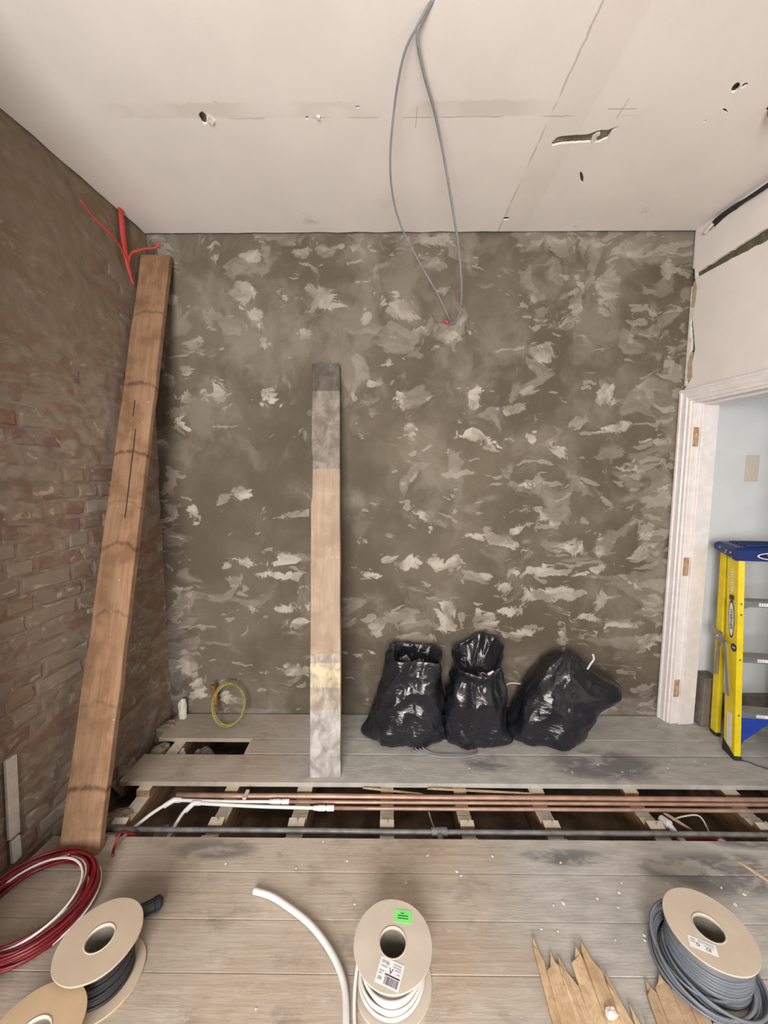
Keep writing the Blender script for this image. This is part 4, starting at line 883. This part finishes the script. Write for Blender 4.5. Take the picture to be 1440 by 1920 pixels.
def loops(name, t, m, cr_, specs):
    bm = bmesh.new()
    for (cx, cy, z, rx, ry, rot, tilt, n) in specs:
        for q in range(n):
            P_ = []
            for j in range(44):
                a = 2 * PI * j / 44; u, v = (rx + .004 * q) * math.cos(a), (ry + .003 * q) * math.sin(a)
                P_.append((cx + u * math.cos(rot) - v * math.sin(rot), cy + u * math.sin(rot) + v * math.cos(rot), z + cr_ * 1.9 * (q % 3) + tilt * math.cos(a - 1.0) + .002 * math.sin(3 * a + q)))
            tube(bm, P_, cr_, 6, True)
    return obj(name, bm, m, t, smooth=True)
def label_on(tf, h, cx, cy, lx, ly, rot, m, seed, marks, ink='ink_soft'):
    M = Matrix.Translation((cx, cy, h)) @ Matrix.Rotation(rot, 4, 'Z')
    lb = obj('label', bx(-lx / 2, lx / 2, -ly / 2, ly / 2, .0002, .0010), MT[m], tf, mat4=M)
    bm = bmesh.new()
    for (x0, x1, y0_, y1_) in marks: box(bm, x0 * lx / 2, x1 * lx / 2, y0_ * ly / 2, y1_ * ly / 2, .0011, .0015)
    obj('label_print', bm, MT[ink], lb); return lb
rn = random.Random(2)
# middle drum
HM = .132
t, tf = spool('cable drum of white cable with a bright green sticker, centre front', (.018, 1.033, 0), .118, HM, 'card_light', 'cable_white', .078, 9, .0055, .041, seed=1)
loops('loose_cable', t, MT['cable_white'], .0052, [(-.004, -.004, .030, .086, .084, .2, .012, 4), (-.002, -.006, .062, .084, .083, .7, .012, 3)])
obj('loose_end', tube(bmesh.new(), spline([(-.070, .055, .100), (-.098, .03, .075), (-.112, -.03, .035), (-.108, -.10, .010), (-.085, -.20, .008), (-.06, -.32, .008)], 7), .0052, 8), MT['cable_white'], t, smooth=True)
mk = [(-.85, -.55, .55, .8), (-.5, -.2, .5, .78), (-.85, -.3, .25, .38), (.15, .85, .7, .8), (.15, .85, .5, .6), (.35, .85, .3, .4), (-.85, -.45, -.1, .0), (-.85, -.6, -.3, -.2), (-.85, -.5, -.75, -.5), (.55, .85, .05, .15)]
lb = label_on(tf, HM, -.010, -.074, .070, .060, -.34, 'label_white', 1, mk)
bm = bmesh.new(); box(bm, -.012, .032, -.007, -.004, .0011, .0016); xx = -.010
while xx < .030:
    w_ = rn.choice((.0008, .0014, .002)); box(bm, xx, xx + w_, -.027, -.009, .0011, .0015); xx += w_ + rn.choice((.0008, .0014))
obj('barcode', bm, MT['ink'], lb)
text_obj('label_print', 'V', .020, MT['ink'], lb, Matrix.Translation((.002, .004, .0014)))
lb = label_on(tf, HM, .034, .068, .056, .036, -.10, 'green_sticker', 2, [(-.3, .1, .35, .5), (-.6, .55, -.05, .12), (-.6, .6, -.45, -.28)], 'ink_green')
# right drum
HR = .140
t, tf = spool('cable drum of dark grey cable with loose coils at its foot, right front', (1.0, 1.072, 0), .117, HR, 'card_pale', 'cable_grey', .104, 17, .0042, .041, seed=5)
loops('loose_cable', t, MT['cable_grey'], .0044, [(-.020, -.008, .012, .120, .118, .4, .004, 5), (-.026, -.012, .030, .122, .116, 1.0, .016, 3), (.004, -.018, .020, .118, .116, 2.0, .010, 4), (-.03, .01, .055, .114, .110, .3, .028, 2)])
lb = label_on(tf, HR, -.056, -.046, .068, .030, -.42, 'label_white', 3, [(-.85, -.5, .3, .6), (-.85, -.5, -.1, .1), (-.3, .85, .55, .7), (-.3, .85, .3, .42), (.1, .8, -.1, .02)])
text_obj('label_print', 'D', .013, MT['ink'], lb, Matrix.Translation((-.012, -.004, .0014)))
text_obj('label_print', 'CE', .011, MT['ink'], lb, Matrix.Translation((.012, -.008, .0014)))
# left drums
t, tf = spool('pale plain cable drum of dark cable beside the red cable coil', (-.872, 1.030, 0), .112, .140, 'card', 'cable_black', .080, 12, .0045, .039, seed=9)
t, tf = spool('tan cable drum of black cable in the near left corner', (-.905, .838, 0), .112, .116, 'card_tan', 'cable_black', .068, 12, .0045, .039, base=.074, seed=12)
# white flexible tube on the boards
t = empty('plastic_tube', (-.482, 1.269, .0125), label='bent white plastic tube lying on the floorboards', cat='tube'); o = Vector(t.location)
CP = [(-.486, 1.272, .0125), (-.43, 1.258, .0125), (-.375, 1.234, .0125), (-.267, 1.172, .0125), (-.182, 1.096, .0125), (-.130, 1.018, .0125), (-.114, .93, .0125), (-.110, .84, .0125), (-.09, .70, .0125)]
obj('tube_wall', tube(bmesh.new(), [q - o for q in spline(CP, 8)], .0105, 14, cap=False), MT['white_plastic'], t, smooth=True)
obj('open_end', lathe(bmesh.new(), [(.006, 0), (.0107, 0), (.0107, .004), (.006, .004)], 18), MT['grubby_white'], t, mat4=frame(Vector(CP[0]) - o, (0, 0, 1), (.25, .97, 0)) @ Matrix.Identity(4))
# red and white cable coil
t = empty('cable_coil', (-1.245, 1.205, 0), label='coil of red and white cable on the floor at the foot of the brown timber', cat='cable coil')
bm = bmesh.new(); rn = random.Random(6)
for k in range(26):
    rr = .172 + rn.uniform(-.014, .018); zc = .010 + .0019 * k + rn.uniform(0, .006); ph = rn.uniform(0, 6.28); ex = rn.uniform(-.012, .012); ey = rn.uniform(-.012, .012)
    tube(bm, [(ex + (rr + .004 * math.sin(2 * a + ph)) * math.cos(a), ey + (rr * .96 + .004 * math.sin(3 * a + ph)) * math.sin(a), zc + .006 * math.sin(2 * a + ph)) for a in [2 * PI * j / 40 for j in range(40)]], .0048, 6, True)
obj('red_cable', bm, MT['cable_red'], t, smooth=True)
bm = bmesh.new()
for (rr, z, ex, ey, tl) in ((.158, .052, -.012, .004, .010), (.153, .058, -.008, -.010, .012), (.184, .020, .012, .0, .012)):
    tube(bm, [(ex + rr * math.cos(a), ey + rr * .95 * math.sin(a), z + tl * math.sin(a + .8)) for a in [2 * PI * j / 48 for j in range(48)]], .0042, 6, True)
obj('white_cable', bm, MT['cable_white'], t, smooth=True)
t = obj('red_cable_tail', tube(bmesh.new(), spline([(-1.085, 1.375, .04), (-1.115, 1.42, .02), (-1.115, 1.46, .05), (-1.11, 1.485, .03), (-1.08, 1.52, -.03)], 6), .006, 8), MT['cable_red'], smooth=True)
tag(t, 'red cable tail dropping into the floor gap beside the brown timber', 'cable')
t = empty('pipe_plug', (-.845, 1.205, .022), label='short black plug lying on the floor behind the pale plain drum', cat='pipe plug')
obj('barrel', tube(bmesh.new(), [(-.045, -.028, 0), (.02, .012, 0)], .020, 14), MT['cable_black'], t)
obj('tip', tube(bmesh.new(), [(.02, .012, 0), (.034, .021, -.001), (.042, .026, -.002)], [.022, .022, .012], 14), MT['rubber'], t)

# ============================================================= splintered boards and crumbs
def splint(label, origin, rz, strips, m, th):
    t = empty('splintered_board', origin, rz, label, 'broken board')
    for k, (x0, x1, L0, L1, tip, zt) in enumerate(strips):
        rn = random.Random(k + int(origin[0] * 100)); pts = []
        mid = x0 + (x1 - x0) * tip
        pts = [(x0, 0), (x1, 0), (x1 + .002, L1 * .5), (x1, L1), (mid + (x1 - mid) * .45, L1 + (max(L0, L1) + .03 - L1) * .4), (mid, max(L0, L1) + .045 * rn.uniform(.5, 1)), (x0 + (mid - x0) * .5, L0 + .012), (x0, L0), (x0 - .002, L0 * .5)]
        bm = bmesh.new(); prism(bm, pts, 'z', zt, zt + th * rn.uniform(.8, 1.1))
        for v in bm.verts:
            if v.co.y > min(L0, L1) * .8: v.co.z += .008 * rn.uniform(0, 1)
        obj('splinter', bm, m, t)
    return t
splint('larger pale splintered board with long jagged points, near the dark grey drum', (.455, .72, .001), R(-3),
       [(0, .022, .39, .36, .3, 0), (.023, .062, .33, .345, .75, .001), (.064, .105, .345, .30, .2, .0), (.107, .150, .355, .365, .7, .002), (.152, .190, .39, .34, .25, .0), (.192, .225, .31, .22, .3, .001), (.227, .25, .24, .17, .2, .003), (.252, .272, .20, .14, .4, .0)], MT['splinter_pine'], .010)
splint('smaller brown splintered board right of the pale one', (.716, .70, .001), R(-10),
       [(0, .030, .30, .315, .4, 0), (.032, .075, .325, .335, .6, 0), (.077, .110, .33, .345, .5, 0), (.112, .15, .33, .30, .2, .001), (.152, .20, .27, .255, .4, 0)], MT['splinter_brown'], .008)
lath('wood_sliver', (1.405, 1.405, .001), (1.47, 1.30, .001), .010, .005, MT['splinter_pine'], 'pale wood sliver on the floor at the right edge', 'wood sliver')
t = rock('paper_scrap', (.636, .952, .011), .016, .010, .010, 3.3, MT['chip_white'], 'crumpled white scrap lying on the pale splintered board'); t['category'] = 'paper scrap'; del t['group']
crumbs = [(-.357, 1.366), (-.16, 1.396), (.693, 1.396), (.273, 1.358), (-.641, 1.381), (.072, 1.315), (.428, 1.42), (.165, 1.42), (.286, 1.343), (-.269, 1.478), (-.116, 1.241), (.859, 1.287), (.984, 1.343), (.768, 1.267), (.759, 1.14), (.857, 1.141),
          (.865, 1.155), (.97, 1.254), (.827, 1.238), (.637, 1.251), (.598, 1.243), (1.06, 1.321), (1.252, 1.307), (1.317, 1.284), (1.254, 1.251), (.58, 1.164), (.526, 1.170), (.889, 1.321), (1.18, 1.015),
          (1.126, 1.919), (1.225, 1.871), (1.272, 1.878), (.937, 1.882), (.964, 1.867), (1.70, 1.927), (1.66, 1.946), (.703, 1.852), (1.62, 2.049), (1.60, 2.02), (.434, 1.889), (.096, 1.889), (1.48, 1.90), (1.55, 1.96), (-.379, .966)]
rn = random.Random(11); CM = []
for k in range(5):
    bm = bmesh.new(); bmesh.ops.create_icosphere(bm, subdivisions=1, radius=1)
    for v in bm.verts: v.co = Vector((v.co.x * .0065 * rn.uniform(.6, 1.2), v.co.y * .005 * rn.uniform(.6, 1.2), max(0, v.co.z * .0022 * rn.uniform(.7, 1.2))))
    me = bpy.data.meshes.new('plaster_crumb'); bm.to_mesh(me); bm.free(); me.materials.append(MT['chip_white']); CM.append(me)
for k, (a, b) in enumerate(crumbs):
    o_ = mob('plaster_crumb', CM[k % 5]); o_.location = (a, b, .0012); o_.rotation_euler.z = rn.uniform(0, 6.28); q = rn.uniform(.6, 1.4); o_.scale = (q, q, 1)
    tag(o_, 'tiny white plaster crumb lying on the dusty floorboards', 'plaster crumb', 'plaster crumbs on the floor')
